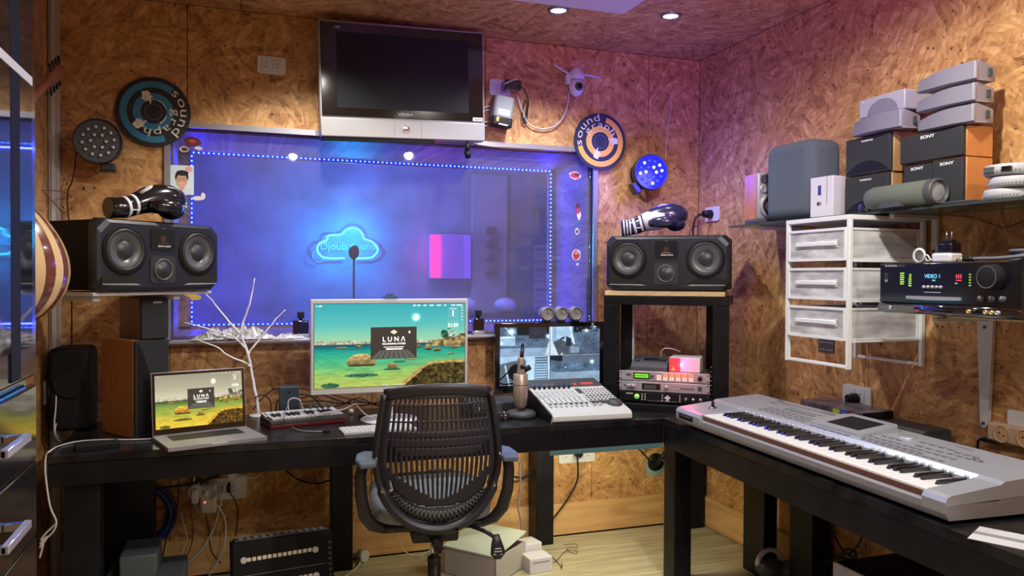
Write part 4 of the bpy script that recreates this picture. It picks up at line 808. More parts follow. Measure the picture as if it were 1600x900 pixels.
# ---- camera monitor
def cctv(u, v):
    n = vnoise(u, v, (14, 10), 21)*.5+vnoise(u, v, (60, 40), 22)*.3; im = np.stack([.42+0*u, .53+0*u, .66+0*u], -1)*(.45+.75*n)[..., None]
    def put(mask, c):
        nonlocal im
        im = np.where(mask[..., None], np.array(c)*(.85+.3*n[..., None]), im)
    tl, tr_, bl, b2 = (u < .495) & (v > .5), (u >= .495) & (v > .5), (u < .495) & (v <= .5), (u >= .495) & (v <= .5)
    put(tl & (v > .86) & (u > .16), (.10, .11, .14)); put(tl & (v > .80) & (u > .28) & (u < .46), (.20, .21, .26))
    put(tl & (v < .64), (.55, .66, .78)); put(tl & (u < .15) & (v > .68) & (v < .84), (.62, .76, .88)); put(tl & (np.abs(v-.83) < .012) & (u < .15), (.85, .95, 1)); put(tl & (np.abs(u-(.06+(.98-v)*.5)) < .006) & (v > .85), (.8, .9, 1))
    for cx_, cy_, r_ in ((.11, .93, .05), (.47, .84, .035), (.015, .73, .02)): im = im+np.exp(-(((u-cx_)*1.7)**2+(v-cy_)**2)/(r_*r_))[..., None]*np.array((.7, .85, .9))
    put(tr_ & (u < .60) & (v > .66-(u-.5)*.4+0), (.55, .68, .80)); put(tr_ & (u > .55) & (u < .72) & (v > .84-(u-.5)*.7) & (v > .72), (.66, .80, .92)); put(tr_ & (np.abs((v-.78)-(u-.6)*.9) < .018) & (u > .52) & (u < .64), (.12, .15, .2))
    put(tr_ & (u > .53) & (u < .68) & (v < .80-(.6-u)*1.1) & (v < .78-(u-.6)*.9), (.30, .34, .38)); put(tr_ & (u > .65) & (u < .71) & (v > .66) & (v < .84) & (v < .84-(u-.65)), (.15, .18, .22)); put(tr_ & (np.abs(u-.715-(.85-v)*.13) < .008) & (v > .68), (.85, .95, 1))
    put(tr_ & (u > .70) & (u < .79) & (v > .53) & (v < .66-(u-.7)*.4), (.52, .62, .70)); put(tr_ & (u > .73) & (v > .9) & (n < .45), (.08, .10, .12))
    put((v > .5) & (u > .48+(v < .75)*(v-.75)*.16) & (u < .515+(v < .75)*(.75-v)*.24), (.82, .90, .95)); put((np.abs(u-.49) < .004) & (v > .5), (.1, .12, .15))
    put(bl & (v > .37), (.66, .80, .92)); put(bl & (v <= .37+.06*np.sin(u*7)) & (u < .27), (.34, .40, .46)); put(bl & (((u-.15)/.07)**2+((v-.22)/.14)**2 < 1), (.05, .06, .08)); put(bl & (u > .14) & (u < .24) & (v > .15+(u-.14)*.3) & (v < .36+(u-.14)*.3), (.06, .07, .09)); put(bl & (np.abs(u-.05-(.35-v)*.12) < .006) & (v < .35), (.8, .9, .95))
    put(bl & (u > .25) & (u < .34), (.72, .86, .96)); st_ = (v*22) % 1; put(bl & (u > .34) & (u < .47) & (v < .48) & (st_ > .45), (.62, .76, .88)); put(bl & (u > .34) & (u < .47) & (v < .48) & (st_ <= .45), (.30, .40, .50)); put(bl & (u > .475), (.85, .93, .97)); put(bl & (u > .485), (.05, .06, .08))
    put(b2 & (v > .42-(u-.5)*.3) & (u < .62), (.12, .14, .17)); put(b2 & (u < .56) & (v < .25-(u-.5)*1.2), (.5, .6, .7)); put(b2 & (v > .36) & (u > .62), (.36, .42, .5)*1); put(b2 & (v < .2), (.56, .66, .76))
    for cx_, cy_, r_ in ((.65, .285, .012), (.92, .37, .03), (.61, .52, .015), (.86, .93, .03), (.95, 1.0, .02), (.09, .01, .01)): im = im+np.exp(-(((u-cx_)*1.7)**2+(v-cy_)**2)/(r_*r_))[..., None]*.8
    put((np.abs(v-.5) < .004), (.6, .65, .7)); return im
cm = thing('camera_monitor', 'black monitor showing four grey security camera views', 'monitor', (1.533, 3.80, .99), rz=0)
CW, CH = .612, .362
g = G(); g.box(-CW/2, CW/2, 0, .03, -CH/2, CH/2, 'gloss_black', .004); g.box(-.15, .15, .028, .06, -.1, .1, 'black', .01); g.ob('casing', cm)
screen_mesh('screen', CW-.05, CH-.062, cctv, screen_mat('cctv_picture', 1.0), cm, 200, 112, (0, -.0012, .008))
g = G(); g.box(CW/2-.072, CW/2-.060, -.001, 0, CH/2-.022, CH/2-.006, 'light_grey'); g.ob('sticker', cm)
g = G(); g.cyl((0, .045, -CH/2-.04), (0, .045, -.05), .016, 'black', n=12); g.ob('stand_neck', cm); g = G(); g.lathe([(0, 0), (.10, 0), (.095, .01), (0, .012)], 'black', 32, (0, .03, -.24)); g.ob('stand_base', cm)
# ---- laptop
lp = thing('laptop', 'open grey laptop on desk corner showing yellow tinted lake picture', 'laptop', (-.335, 3.405, DZ+.001), rz=17.5)
LW, LD = .372, .262
mat('lap_grey', (.36, .36, .40), .35, .5); mat('key_black', (.02, .02, .022), .5)
g = G(); g.prism([(0, 0), (LW, 0), (LW, -LD), (0, -LD)][::-1], 0, .014, 'lap_grey'); g.ob('base', lp)
g = G(); g.box(.045, LW-.045, -.135, -.025, .014, .0144, 'dark_grey'); g.ob('keyboard_well', lp)
g = G(); kw = (LW-.098)/14
for r in range(6):
    for c in range(14):
        if r == 0 and 4 <= c <= 8: continue
        g.box(.049+c*kw+.001, .049+(c+1)*kw-.0015, -.133+r*.0175, -.133+r*.0175+.0150, .0144, .0158, 'key_black')
g.box(.049+4*kw, .049+9*kw-.001, -.133, -.118, .0144, .0158, 'key_black'); g.ob('keys', lp, kind='stuff')
g = G(); g.box(LW*.32, LW*.68, -LD+.012, -.145, .014, .0143, 'silver_plastic', .0005, 1); g.box(LW*.42, LW*.58, -LD-.0005, -LD+.004, .008, .0142, 'light_grey'); g.ob('trackpad', lp)
lid = bpy.data.objects.new('lid', None); COL.objects.link(lid); lid.parent = lp; lid.location = (LW/2, -.004, .014); lid.rotation_euler = (math.radians(-7), 0, 0)
LH = .252
g = G(); g.box(-LW/2, LW/2, 0, .006, 0, LH, 'lap_grey', .002); g.box(-LW/2+.003, LW/2-.003, -.001, .0, .003, LH-.003, 'gloss_black'); o = g.ob('lid_shell', lid)
screen_mesh('screen', LW-.026, LH-.038, warm_wallpaper, smB, lid, 200, 120, (0, -.0018, LH/2+.006))
e = bpy.data.objects.new('desktop_windows', None); COL.objects.link(e); e.parent = lid; e.location = (0, 0, LH/2+.006); splash(e, LW-.026, LH-.038, -.003)
ph = thing('small_device', 'small white handheld device with dark screen standing behind laptop', 'device', (WY(3.72, 358, 612).x, 3.72, DZ), rz=4)
g = G(); g.box(-.043, .043, 0, .016, .08, .238, 'white', .008); g.ob('body', ph); g = G(); g.box(-.036, .036, -.001, 0, .135, .228, 'screen_off'); g.ob('screen', ph)
g = G()
for q in range(4): g.box(-.036, .036, -.0015, 0, .092+q*.009, .096+q*.009, 'grey')
g.ob('buttons', ph)
g = G(); g.box(-.05, .05, -.02, .05, 0, .08, 'black', .004); g.ob('dock', ph)
# ================================================================ DESK ITEMS
ul = thing('under_desk_lamp', 'slim lamp fixed under the desktop behind the teal edge strip', 'lamp', (1.58, 3.275, .70)); mat('lamp_yellow', (1, .95, .7), emis=(1, .9, .6), es=5)
g = G(); g.box(-.25, .25, -.02, .02, 0, .018, 'white', .003); g.ob('housing', ul); g = G(); g.box(-.24, .24, -.015, .015, -.004, -.0005, 'lamp_yellow'); g.ob('diffuser', ul)
lamp('under_desk_beam', 'AREA', (0, 0, -.008), 8, (1, .93, .62), .48, (0, .45, -.35), parent=ul, sy=.03)
# white twig tree
tw_ = thing('twig_tree', 'white bare twig tree standing on the desk behind the laptop', 'decoration', tuple(WY(3.84, 404, 648)))
o0 = Vector(tw_.location)
def br_(pts, r0, r1, y=3.84):
    P_ = spline([WY(y, *p)-o0 for p in pts], 3); g = G(); n = len(P_)
    for k in range(1, n-1): P_[k] = P_[k]+Vector((random.uniform(-.002, .002), random.uniform(-.006, .006), 0))
    g.loft(P_, [r0+(r1-r0)*k/(n-1) for k in range(n)], 'twig', 7); return g
mat('twig', (.78, .76, .78), .6, bump=.8, bscale=120)
br_([(404, 649), (400, 620), (393, 585), (388, 555), (381, 535), (376, 522)], .0085, .006).ob('trunk', tw_)
for pts, y in (([(376, 524), (381, 500), (390, 475), (395, 455), (398, 435)], 3.8), ([(377, 524), (358, 503), (342, 484), (330, 468), (317, 455)], 3.76), ([(388, 554), (395, 543), (408, 528), (420, 512), (432, 498), (446, 484)], 3.84),
             ([(384, 546), (374, 534), (358, 523), (338, 518), (312, 510), (288, 504)], 3.8), ([(391, 573), (384, 567), (368, 561), (352, 553), (340, 543), (322, 536), (303, 529)], 3.82)):
    br_(pts, .0058, .0022, 3.84).ob('branch', tw_)
g = G(); g.lathe([(0, 0), (.045, 0), (.04, .01), (.012, .014), (0, .014)], 'white', 20, (0, 0, -.008)); g.ob('foot', tw_)
# hub / dark box behind mini keyboard
dk = thing('drive_dock', 'dark blue upright drive box behind the mini keyboard', 'box', (.166, 3.74, DZ))
mat('blue_grey', (.05, .075, .11), .4); g = G(); g.box(0, .088, 0, .07, 0, .145, 'blue_grey', .004); g.ob('case', dk); g = G(); g.box(.037, .041, -.002, 0, .05, .075, 'light_grey'); g.box(.02, .065, -.002, 0, .01, .03, 'black'); g.cyl((.044, -.002, .12), (.044, 0, .12), .005, 'black', n=10); g.ob('ports', dk)
cable('white_cable', 'white looped cable arching in front of the dark drive box', [WY(3.66, *p) for p in ((452, 646), (450, 632), (452, 625), (459, 622), (468, 625), (472, 634), (473, 645))], .003, 'white')
cable('black_cable', 'black cables arching between twig tree and drive box', [WY(3.8, *p) for p in ((398, 622), (408, 617), (417, 620), (423, 630), (424, 646))]+[WY(3.85, *p) for p in ((430, 646), (433, 628), (445, 618), (470, 616), (490, 622), (505, 640))], .003, 'black')
cable('black_cable', 'black cable lying in curve behind the drive box under the monitor', [WY(3.86, *p) for p in ((395, 640), (410, 622), (430, 608), (460, 606), (500, 612), (540, 622), (570, 628))], .0028, 'black')
for k in range(3):
    cable('black_cable', ('upper', 'middle', 'lower')[k]+' black cable of the tangle hanging under the white monitor', [WY(3.82, *p) for p in ((470, 622+6*k), (500, 617+9*k), (530, 626+4*k), (560, 634-6*k), (590, 628+3*k), (612, 622+5*k))], .0035, 'black')
pl = thing('tinsel_plant', 'dark green spiky tinsel bunch behind the mini keyboard', 'decoration', tuple(WY(3.72, 490, 640))); mat('tinsel', (.05, .07, .03), .35); g = G()
for k in range(110):
    a = random.uniform(-PI, PI); x = random.uniform(-.06, .1); r = random.uniform(.02, .05); g.loft([(x, 0, 0), (x+math.cos(a)*r, random.uniform(-.02, .02), abs(math.sin(a))*r)], [.0012, .0004], 'tinsel', 3)
g.ob('fronds', pl, kind='stuff')
# mini keyboard
mat('dark_red', (.11, .008, .014), .35)
mk = thing('mini_keyboard', 'small silver and white keyboard with dark red underside on desk', 'keyboard', (.118, 3.490, DZ), rz=14)
w_ = .338; dp = .165
g = G(); g.box(0, w_, 0, dp, 0, .016, 'dark_red', .003); g.box(.0, w_, .0, dp, .0165, .036, 'dark_grey', .004); g.ob('body', mk)
g = G(); g.prism([(.095, .037), (dp-.003, .037), (dp-.003, .048), (.095, .041)], .004, w_-.004, 'light_grey', 'x'); g.ob('control_panel', mk)
kw = (w_-.022)/15
for k in range(15):
    g = G(); g.box(.011+k*kw+.0008, .011+(k+1)*kw-.0008, .006, .092, .0365, .044, 'white', .001, 1); g.ob('white_key', mk)
for k in range(14):
    if k % 7 in (2, 6): continue
    g = G(); x = .011+(k+1)*kw; g.box(x-.006, x+.006, .042, .092, .0441, .052, 'black', .001, 1); g.ob('black_key', mk)
for k in range(8):
    g = G(); x = .012+(k % 4)*.03+(k//4)*.118; g.box(x, x+.026, .107+0, .150, .044, .051, 'grey' if 0 else 'light_grey', .002); g.ob('pad', mk)
for k in range(4):
    g = G(); g.cyl((.225+k*.028, .145, .045), (.225+k*.028, .145, .062), .009, 'dark_grey', .0075, 14); g.ob('knob', mk)
cable('grey_cable', 'grey cable crossing the mini keyboard with a black plug end', [WZ(DZ+.055, *p) for p in ((449, 632), (446, 644), (443, 652))]+[WZ(DZ+.004, *p) for p in ((452, 664), (466, 672), (485, 674), (504, 674))], .0024, 'grey')
g = G(); g.box(-.016, .016, -.007, .007, 0, .010, 'black', .002); tag(g.ob('usb_plug'), 'small black cable plug on the desk before the mini keyboard', 'plug', loc=tuple(WZ(DZ, 510, 675)), rz=0)
g = G(); g.box(-.018, .018, -.010, .010, 0, .014, 'black', .003); tag(g.ob('usb_adapter'), 'small black adapter between mini keyboard and monitor foot', 'adapter', loc=tuple(WZ(DZ, 566, 652)), rz=-8)
cable('white_cable', 'white cable arching from the mini keyboard to the monitor foot', [WZ(DZ+.055, *p) for p in ((492, 648), (510, 644), (535, 640))]+[WY(3.6, *p) for p in ((545, 636), (555, 632), (563, 640), (575, 650), (592, 652))], .003, 'white')
g = G(); g.sph((0, 0, .012), (.013, .013, .013), 'white', 16, 10); tag(g.ob('white_ball'), 'small round white ball on the desk right of mini keyboard', 'ball', loc=tuple(WZ(DZ, 549, 647)))
# white keyboard
wk = thing('computer_keyboard', 'slim white computer keyboard on the desk partly behind chair', 'keyboard', (.402, 3.262, DZ+.001), rz=4)
g = G(); g.prism([(0, 0), (.31, 0), (.31, .13), (0, .13)], 0, .009, 'light_grey'); g.ob('case', wk)
g = G(); kk = .0214
for r in range(5):
    for c in range(14): g.box(.006+c*kk, .006+(c+1)*kk-.003, .006+r*.0245, .006+(r+1)*.0245-.004, .009, .0125, 'white_gloss')
g.ob('keys', wk, kind='stuff')
# mouse and microphone
mo = thing('computer_mouse', 'black glossy mouse on the desk left of the microphone', 'mouse', (1.145, 3.43, DZ)); g = G(); g.sph((0, 0, .006), (.036, .052, .03), 'gloss_black', 20, 12); g.ob('shell', mo); g = G(); g.sph((0, -.02, .032), (.005, .012, .006), 'grey', 10, 6); g.ob('wheel', mo)
mat('champagne', (.36, .29, .24), .35, .4)
mi_ = thing('studio_microphone', 'champagne coloured condenser microphone on round grey desk stand', 'microphone', (1.243, 3.45, DZ))
g = G(); g.lathe([(0, 0), (.063, 0), (.070, .006), (.070, .020), (.060, .030), (.03, .036), (0, .036)], 'dark_grey', 40); g.ob('base', mi_)
g = G(); g.cyl((.012, 0, .034), (.012, .01, .22), .0085, 'black', n=12); g.ob('rod', mi_)
g = G(); g.lathe([(0, -.085), (.018, -.082), (.030, -.066), (.034, -.03), (.034, .078), (.031, .08), (0, .08)], 'champagne', 32, (-.008, -.012, .125)); g.torus((-.008, -.012, .155), .0342, .0012, 'black', 'z', 32, 6); g.ob('microphone_body', mi_)
g = G(); g.lathe([(.0205, 0), (.018, .02), (.015, .07), (.013, .075), (0, .075)], 'champagne', 24, (-.005, -.008, .206)); g.ob('upper_stem', mi_)
g = G(); g.cyl((.012, -.008, .22), (.04, -.008, .235), .013, 'black', n=16); g.cyl((-.004, -.03, .235), (-.004, .015, .26), .01, 'black', n=12); g.ob('swivel', mi_)
g = G(); g.tube([(-.003, -.005, .28), (-.001, 0, .31), (.004, .0, .345), (.010, .0, .33), (.008, 0, .28)], .0035, 'black', 6, 4); g.cyl((-.003, -.006, .27), (-.002, -.004, .31), .009, 'black', n=12); g.box(-.016, -.008, -.008, -.004, .275, .305, 'white'); g.tube([(-.02, .02, .25), (-.06, .04, .20), (-.09, .06, .165), (-.07, .05, .15), (-.03, .03, .155)], .004, 'black', 6, 4); g.ob('cable', mi_)
# interface under camera monitor, left of microphone
au = thing('audio_interface', 'low dark grey unit on the desk behind the microphone', 'device', (1.03, 3.56, DZ+.001)); g = G(); g.box(0, .27, 0, .2, 0, .055, 'dark_grey', .006); g.ob('case', au); g = G()
for q in range(3): g.cyl((.04+q*.03, 0, .028), (.04+q*.03, -.008, .028), .009, 'grey', n=12)
g.ob('knobs', au)
# control surface
mat('ctl_white', (.60, .64, .63), .35); mat('ctl_screen', (.05, .055, .09), .15); mat('red_label', (.5, .05, .05), .4, emis=(.5, .06, .05), es=.35)
ct = thing('control_surface', 'white fader control surface with jog wheel in front of camera monitor', 'mixer', (1.316, 3.232, DZ), rz=-2)
sl = math.atan2(.075, .36); LW2, LD2 = .388, .40
g = G(); g.prism([(0, .012), (-.001, .02), (.0, .032), (.012, .045), (.455, .045+.443*math.tan(sl)), (.46, .0), (.02, 0)], .0, LW2, 'ctl_white', 'x'); g.ob('housing', ct)
g = G(); g.prism([(.03, .0), (.46, 0), (.455, .042+.443*math.tan(sl)), (.012, .036)], -.004, -.0002, 'black', 'x'); g.ob('side_panel', ct); g = G(); g.prism([(.03, .0), (.46, 0), (.455, .042+.443*math.tan(sl)), (.012, .036)], LW2+.0002, LW2+.004, 'black', 'x'); g.ob('side_panel', ct)
top = bpy.data.objects.new('control_panel', None); COL.objects.link(top); top.parent = ct; top.location = (0, .012, .0455); top.rotation_euler = (sl, 0, 0)
g = G(); g.box(.0, LW2, .335, .448, .0005, .004, 'dark_grey', .001, 1); g.box(.02, .235, .345, .385, .004, .005, 'ctl_screen'); g.box(.24, .256, .345, .375, .004, .006, 'red_label'); g.box(.28, .345, .350, .378, .004, .006, 'red_label'); g.ob('display_strip', top)
for k in range(9):
    x = .022+k*.0255+(k == 8)*.008
    g = G(); g.box(x-.0012, x+.0012, .065, .19, .0004, .0014, 'black'); g.box(x-.006, x+.006, .075, .098, .001, .012, 'chrome', .002); g.box(x-.006, x+.006, .0845, .0885, .0119, .0135, 'black'); g.ob('fader', top)
for k in range(8):
    x = .022+k*.0255; g = G(); g.cyl((x, .318, .0005), (x, .318, .016), .0065, 'black', .0055, 12); g.ob('pan_knob', top)
    g = G()
    for r in range(3): g.box(x-.008, x+.008, .215+r*.027, .236+r*.027, .0004, .0030, 'light_grey' if r else 'ctl_white', .001, 1)
    g.ob('channel_buttons', top)
g = G(); g.box(.01, LW2-.01, .1995, .2005, .0003, .0008, 'grey')
for r in range(6):
    for c in range(8):
        if r < 1 and c > 6: continue
        x, y_ = .245+c*.019, .145+r*.028; g.box(x, x+.011, y_, y_+.010, .0004, .0035, 'dark_grey' if (r < 3) else 'grey', .001, 1)
g.box(.235, .30, .11, .135, .0003, .001, 'dark_grey'); g.box(.225, .25, .24, .31, .0003, .001, 'dark_grey'); g.ob('buttons', top, kind='stuff')
g = G(); g.box(.285, .39, .095, .138, .0003, .001, 'dark_grey'); g.lathe([(0, .018), (.026, .018), (.030, .012), (.038, .002), (.038, 0)], 'dark_grey', 32, (.345, .09, .001)); g.ob('jog_wheel', top)
g = G()
for a in range(4): g.box(.262+.013*math.cos(a*PI/2)-.005, .262+.013*math.cos(a*PI/2)+.005, .085+.013*math.sin(a*PI/2)-.004, .085+.013*math.sin(a*PI/2)+.004, .0004, .003, 'grey')
g.ob('arrow_buttons', top)
cable('black_cable', 'thin black cable arching over the back of control surface', [WY(3.66, *p) for p in ((902, 597), (912, 593), (922, 597), (930, 606), (936, 610))], .003, 'black')

# ================================================================ CORNER RACK
rp0, rp1 = Vector((1.733, 3.586, 0)), Vector((2.213, 3.206, 0)); ra = math.degrees(math.atan2(rp1.y-rp0.y, rp1.x-rp0.x)); rw = (rp1-rp0).length
rk = thing('equipment_rack', 'open black wooden rack standing diagonally in the desk corner', 'rack', (rp0.x, rp0.y, DZ), rz=ra)
rh = .567; rd = .33
for x0, x1, y0, y1 in ((0, .075, 0, .05), (.035, .100, .26, rd), (rw-.075, rw, 0, .05), (rw-.13, rw-.06, .26, rd)):
    g = G(); g.box(x0, x1, y0, y1, .0, rh-.046, 'desk_black', .002, 1); g.ob('post', rk)
g = G(); g.box(0, rw, 0, rd, rh-.045, rh-.001, 'desk_black', .002, 1); g.ob('top_board', rk)
g = G(); g.box(.035, rw-.01, -.05, rd, 0, .035, 'desk_black', .002, 1); g.ob('base_board', rk)
g = G(); g.box(.101, .108, .25, .30, .035, rh-.046, 'light_grey'); g.ob('metal_rail', rk)
g = G()
for s in (.078, rw-.082):
    for q in range(9): g.cyl((s+.002, -.001, .05+q*.022), (s+.002, .003, .05+q*.022), .003, 'chrome', n=8)
g.ob('rack_screws', rk)
sb = thing('wooden_slab', 'pale wooden slab under the right studio monitor', 'board', (rp0.x, rp0.y, DZ+rh), rz=ra); g = G(); g.box(.004, rw-.02, .006, .30, 0, .024, 'slab_wood', .002, 1); g.ob('slab', sb)
mat('lcd_green', (.1, .4, .02), .4, emis=(.22, .85, .03), es=.75); mat('btn_orange', (.7, .2, .05), .4, emis=(1, .28, .10), es=.8); mat('btn_pale', (.8, .6, .5), .4, emis=(1, .55, .4), es=.7); mat('lime', (.2, .6, .1), .4, emis=(.25, .8, .12), es=.6)
ux, uw, uh = .085, rw-.17, .0485
def unit(name, label, z, face):
    t = thing(name, label, 'rack unit', (rp0.x, rp0.y, DZ+z), rz=ra); g = G(); g.box(ux, ux+uw, -.012, -.004, 0, uh, face, .002, 1); g.box(ux+.02, ux+uw-.02, -.004, .22, .002, uh-.003, 'dark_grey'); g.ob('chassis', t)
    g = G()
    for x in (ux+.009, ux+uw-.009):
        for zz in (.009, uh-.009): g.cyl((x, -.0135, zz), (x, -.0118, zz), .0042, 'dark_grey' if face == 'silver' else 'chrome', n=10)
    g.ob('mounting_screws', t); return t
u3 = unit('preamp_unit', 'black rack unit with green ringed knob, lowest in the corner rack', .042, 'black')
g = G(); g.lathe([(.0, .016), (.010, .016), (.012, .012), (.012, .0)], 'lime', 20, (ux+.09, -.012, .026), '-y'); g.lathe([(0, .018), (.006, .018), (.0065, .016)], 'white', 16, (ux+.09, -.012, .026), '-y'); g.ob('level_knob', u3)
for x in (.33, .365, .40): g = G(); g.lathe([(0, .014), (.008, .014), (.010, 0)], 'chrome', 16, (ux+x, -.012, .022), '-y'); g.ob('knob', u3)
g = G(); g.prism([(ux+.224, .025), (ux+.240, .012), (ux+.256, .025), (ux+.240, .038)], -.0135, -.0122, 'white', 'y'); g.box(ux+.23, ux+.25, -.0135, -.0122, .008, .012, 'white'); g.box(ux+.035, ux+.07, -.013, -.0122, .036, .041, 'light_grey')
for x in (.115, .13, .215, .30):
    for zz in (.012, .024, .036): g.box(ux+x-.003, ux+x+.003, -.013, -.0122, zz-.003, zz+.003, 'light_grey')
g.box(ux+.145, ux+.29, -.0128, -.0122, .006, .0075, 'grey'); g.ob('front_markings', u3)
u2 = unit('converter_unit', 'silver rack unit with dark display window, middle of the corner rack', .0935, 'silver')
g = G(); g.box(ux+.115, ux+.205, -.0135, -.012, .010, .040, 'gloss_black'); g.box(ux+.125, ux+.185, -.014, -.0135, .014, .034, 'dark_grey'); g.ob('display', u2)
for x in (.05, .072, .235): g = G(); g.lathe([(0, .016), (.009, .016), (.010, 0)], 'silver_plastic', 16, (ux+x, -.012, .025), '-y'); g.ob('knob', u2)
g = G()
for q in range(8):
    for zz in (.014, .030): g.box(ux+.255+q*.014, ux+.264+q*.014, -.0135, -.0122, zz, zz+.005, 'grey')
g.box(ux+.30, ux+.37, -.013, -.0122, .020, .023, 'black'); g.box(ux+.385, ux+.405, -.0135, -.0122, .014, .036, 'dark_grey'); g.cyl((ux+.028, -.0135, .026), (ux+.028, -.012, .026), .004, 'black', n=10); g.ob('buttons', u2, kind='stuff')
u1 = unit('effects_unit', 'silver rack unit with green display and orange lit buttons, topmost', .145, 'silver')
g = G(); g.box(ux+.072, ux+.152, -.0135, -.012, .010, .040, 'gloss_black'); g.box(ux+.078, ux+.146, -.014, -.0135, .016, .035, 'lcd_green'); g.ob('green_display', u1, label='glowing green display')
g = G()
for q in range(6): g.box(ux+.082+q*.010, ux+.088+q*.010, -.0144, -.014, .022, .029, 'dark_grey')
g.ob('display_segments', u1)
g = G(); g.lathe([(0, .016), (.007, .016), (.008, 0)], 'dark_grey', 16, (ux+.165, -.012, .028), '-y'); g.ob('knob', u1)
g = G()
for q in range(12):
    gx = ux+.188+(q//2)*.031+(q % 2)*.0115
    for r in range(4 if q > 1 else 3): g.box(gx, gx+.0085, -.0138, -.0122, .008+r*.009, .0145+r*.009, 'btn_orange' if r > 1 and q > 1 else 'btn_pale')
g.ob('lit_buttons', u1, kind='stuff', label='rows of small orange lit buttons')
g = G(); g.lathe([(0, .014), (.010, .014), (.011, 0)], 'black', 20, (ux+uw-.046, -.012, .025), '-y'); g.ob('data_wheel', u1); g = G(); g.box(ux+.035, ux+.058, -.0135, -.0122, .024, .034, 'dark_grey'); g.ob('slot', u1)
tp = thing('desktop_printer', 'grey desktop unit with sloped control panel on top rack unit', 'device', (rp0.x, rp0.y, DZ+.1945), rz=ra)
g = G(); g.prism([(0, 0), (.0, .018), (.03, .038), (.13, .062), (.17, .062), (.17, 0)], ux+.055, ux+.235, 'dark_grey', 'x'); g.ob('case', tp); g = G(); g.prism([(.06, .048), (.09, .0555), (.09, .057), (.06, .0495)], ux+.11, ux+.18, 'black', 'x')
for q in range(3): g.cyl((ux+.19+q*.013, .06, .047), (ux+.19+q*.013, .06, .055), .005, 'black', n=10)
g.cyl((ux+.08, .05, .045), (ux+.08, .05, .051), .010, 'dark_grey'); g.ob('controls', tp)
cb = thing('control_box', 'grey metal box with a bright magenta light and warning triangle', 'device', (rp0.x, rp0.y, DZ+.1945), rz=ra)
mat('mag_led', (1, .3, .6), emis=(1, .25, .6), es=14); mat('warn', (.8, .35, .1), .5, emis=(.8, .25, .1), es=.3)
g = G(); g.box(ux+.245, ux+.395, -.002, .14, 0, .072, 'light_grey', .003, 1); g.ob('case', cb)
g = G(); g.box(ux+.246, ux+.300, -.004, -.0025, .002, .070, 'red_label'); g.prism([(ux+.255, .008), (ux+.277, .008), (ux+.266, .028)], -.0052, -.0042, 'warn', 'y'); g.ob('warning_label', cb)
g = G(); g.sph((ux+.305, -.008, .036), .0065, 'mag_led', 12, 8); g.ob('light', cb)
lamp('magenta_led', 'POINT', (ux+.305, -.07, .05), .6, (1, .02, .22), .012, parent=cb)
g = G(); g.tube([(ux+.19, .15, .05), (ux+.185, .13, .085), (ux+.21, .12, .105), (ux+.25, .13, .1), (ux+.28, .16, .085)], .0025, 'white', 6, 4); g.ob('wire', cb)
cable('dark_cable', 'dark cable hanging on the wall seen inside the corner rack', [WY(BY-.03, *p) for p in ((1090, 480), (1108, 495), (1102, 515), (1092, 540), (1098, 560))], .0035, 'grey')
g = thing('plug_and_cable', 'black plug with cable at the socket above right studio monitor', 'plug', (RXW-.015, 3.78, 1.765)); q_ = G(); q_.cyl((0, 0, 0), (-.05, 0, 0), .025, 'black', .018, 16); q_.ob('plug', g); q_ = G(); q_.tube([(-.05, 0, 0), (-.09, .01, -.02), (-.10, .02, -.08), (-.10, .02, -.14)], .006, 'black', 8, 4); q_.ob('cord', g)

# ================================================================ RIGHT WALL SHELF
SZ, SX = 1.66, 2.225
gs = thing('glass_shelf', 'long glass shelf on the right wall carrying speakers', 'shelf', (0, 0, 0))
g = G(); g.box(SX, RXW-.002, .9, 3.235, SZ-.010, SZ, 'shelf_glass', .001, 1); g.ob('glass_board', gs)
for y in (2.28, 3.05, 1.3):
    g = G(); g.box(SX+.05, RXW-.001, y-.012, y+.012, SZ-.028, SZ-.0105, 'light_grey', .003); g.box(RXW-.02, RXW-.001, y-.014, y+.014, SZ-.16, SZ-.012, 'light_grey', .004); g.cyl((RXW-.024, y, SZ-.145), (RXW-.02, y, SZ-.145), .006, 'dark_grey', n=10); g.ob('bracket', gs)
def sp2(label, y0, y1, z0, z1, x0, dp, wm, text=None, arch=None, ts=.014, tx=0, rz=0, cat='speaker'):
    return box_speaker(label, (x0+.04, y0*1.016, z0), -90+rz, (y0-y1)*1.016, dp-.01, z1-z0, wm, text, arch, ts, 'box speakers on the glass shelf', tx, cat)
e_ = .001
sp2('lower black grille speaker with tan side, beside green cylinder speaker', 2.497, 2.275, SZ+e_, 1.811, 2.255, .16, 'wood_tan', 'YAMAHA', 'bottom', .010)
sp2('upper black grille speaker with tan side and arched lower grille', 2.494, 2.268, 1.813, 1.962, 2.255, .16, 'wood_tan', 'YAMAHA', 'bottom', .010)
sp2('small square speaker with orange wood side, left under the wide centre speaker', 2.214, 2.090, SZ+e_, 1.823, 2.262, .15, 'wood_orange', 'SONY', None, .014, tx=.0)
sp2('small square speaker with orange wood side, right under wide centre speaker', 2.085, 1.961, SZ+e_, 1.823, 2.255, .14, 'wood_orange', 'SONY', None, .014)
sp2('wide black centre speaker with orange wood side on two small ones', 2.222, 1.959, 1.8245, 1.928, 2.252, .14, 'wood_orange', 'SONY', None, .015, tx=-.01)
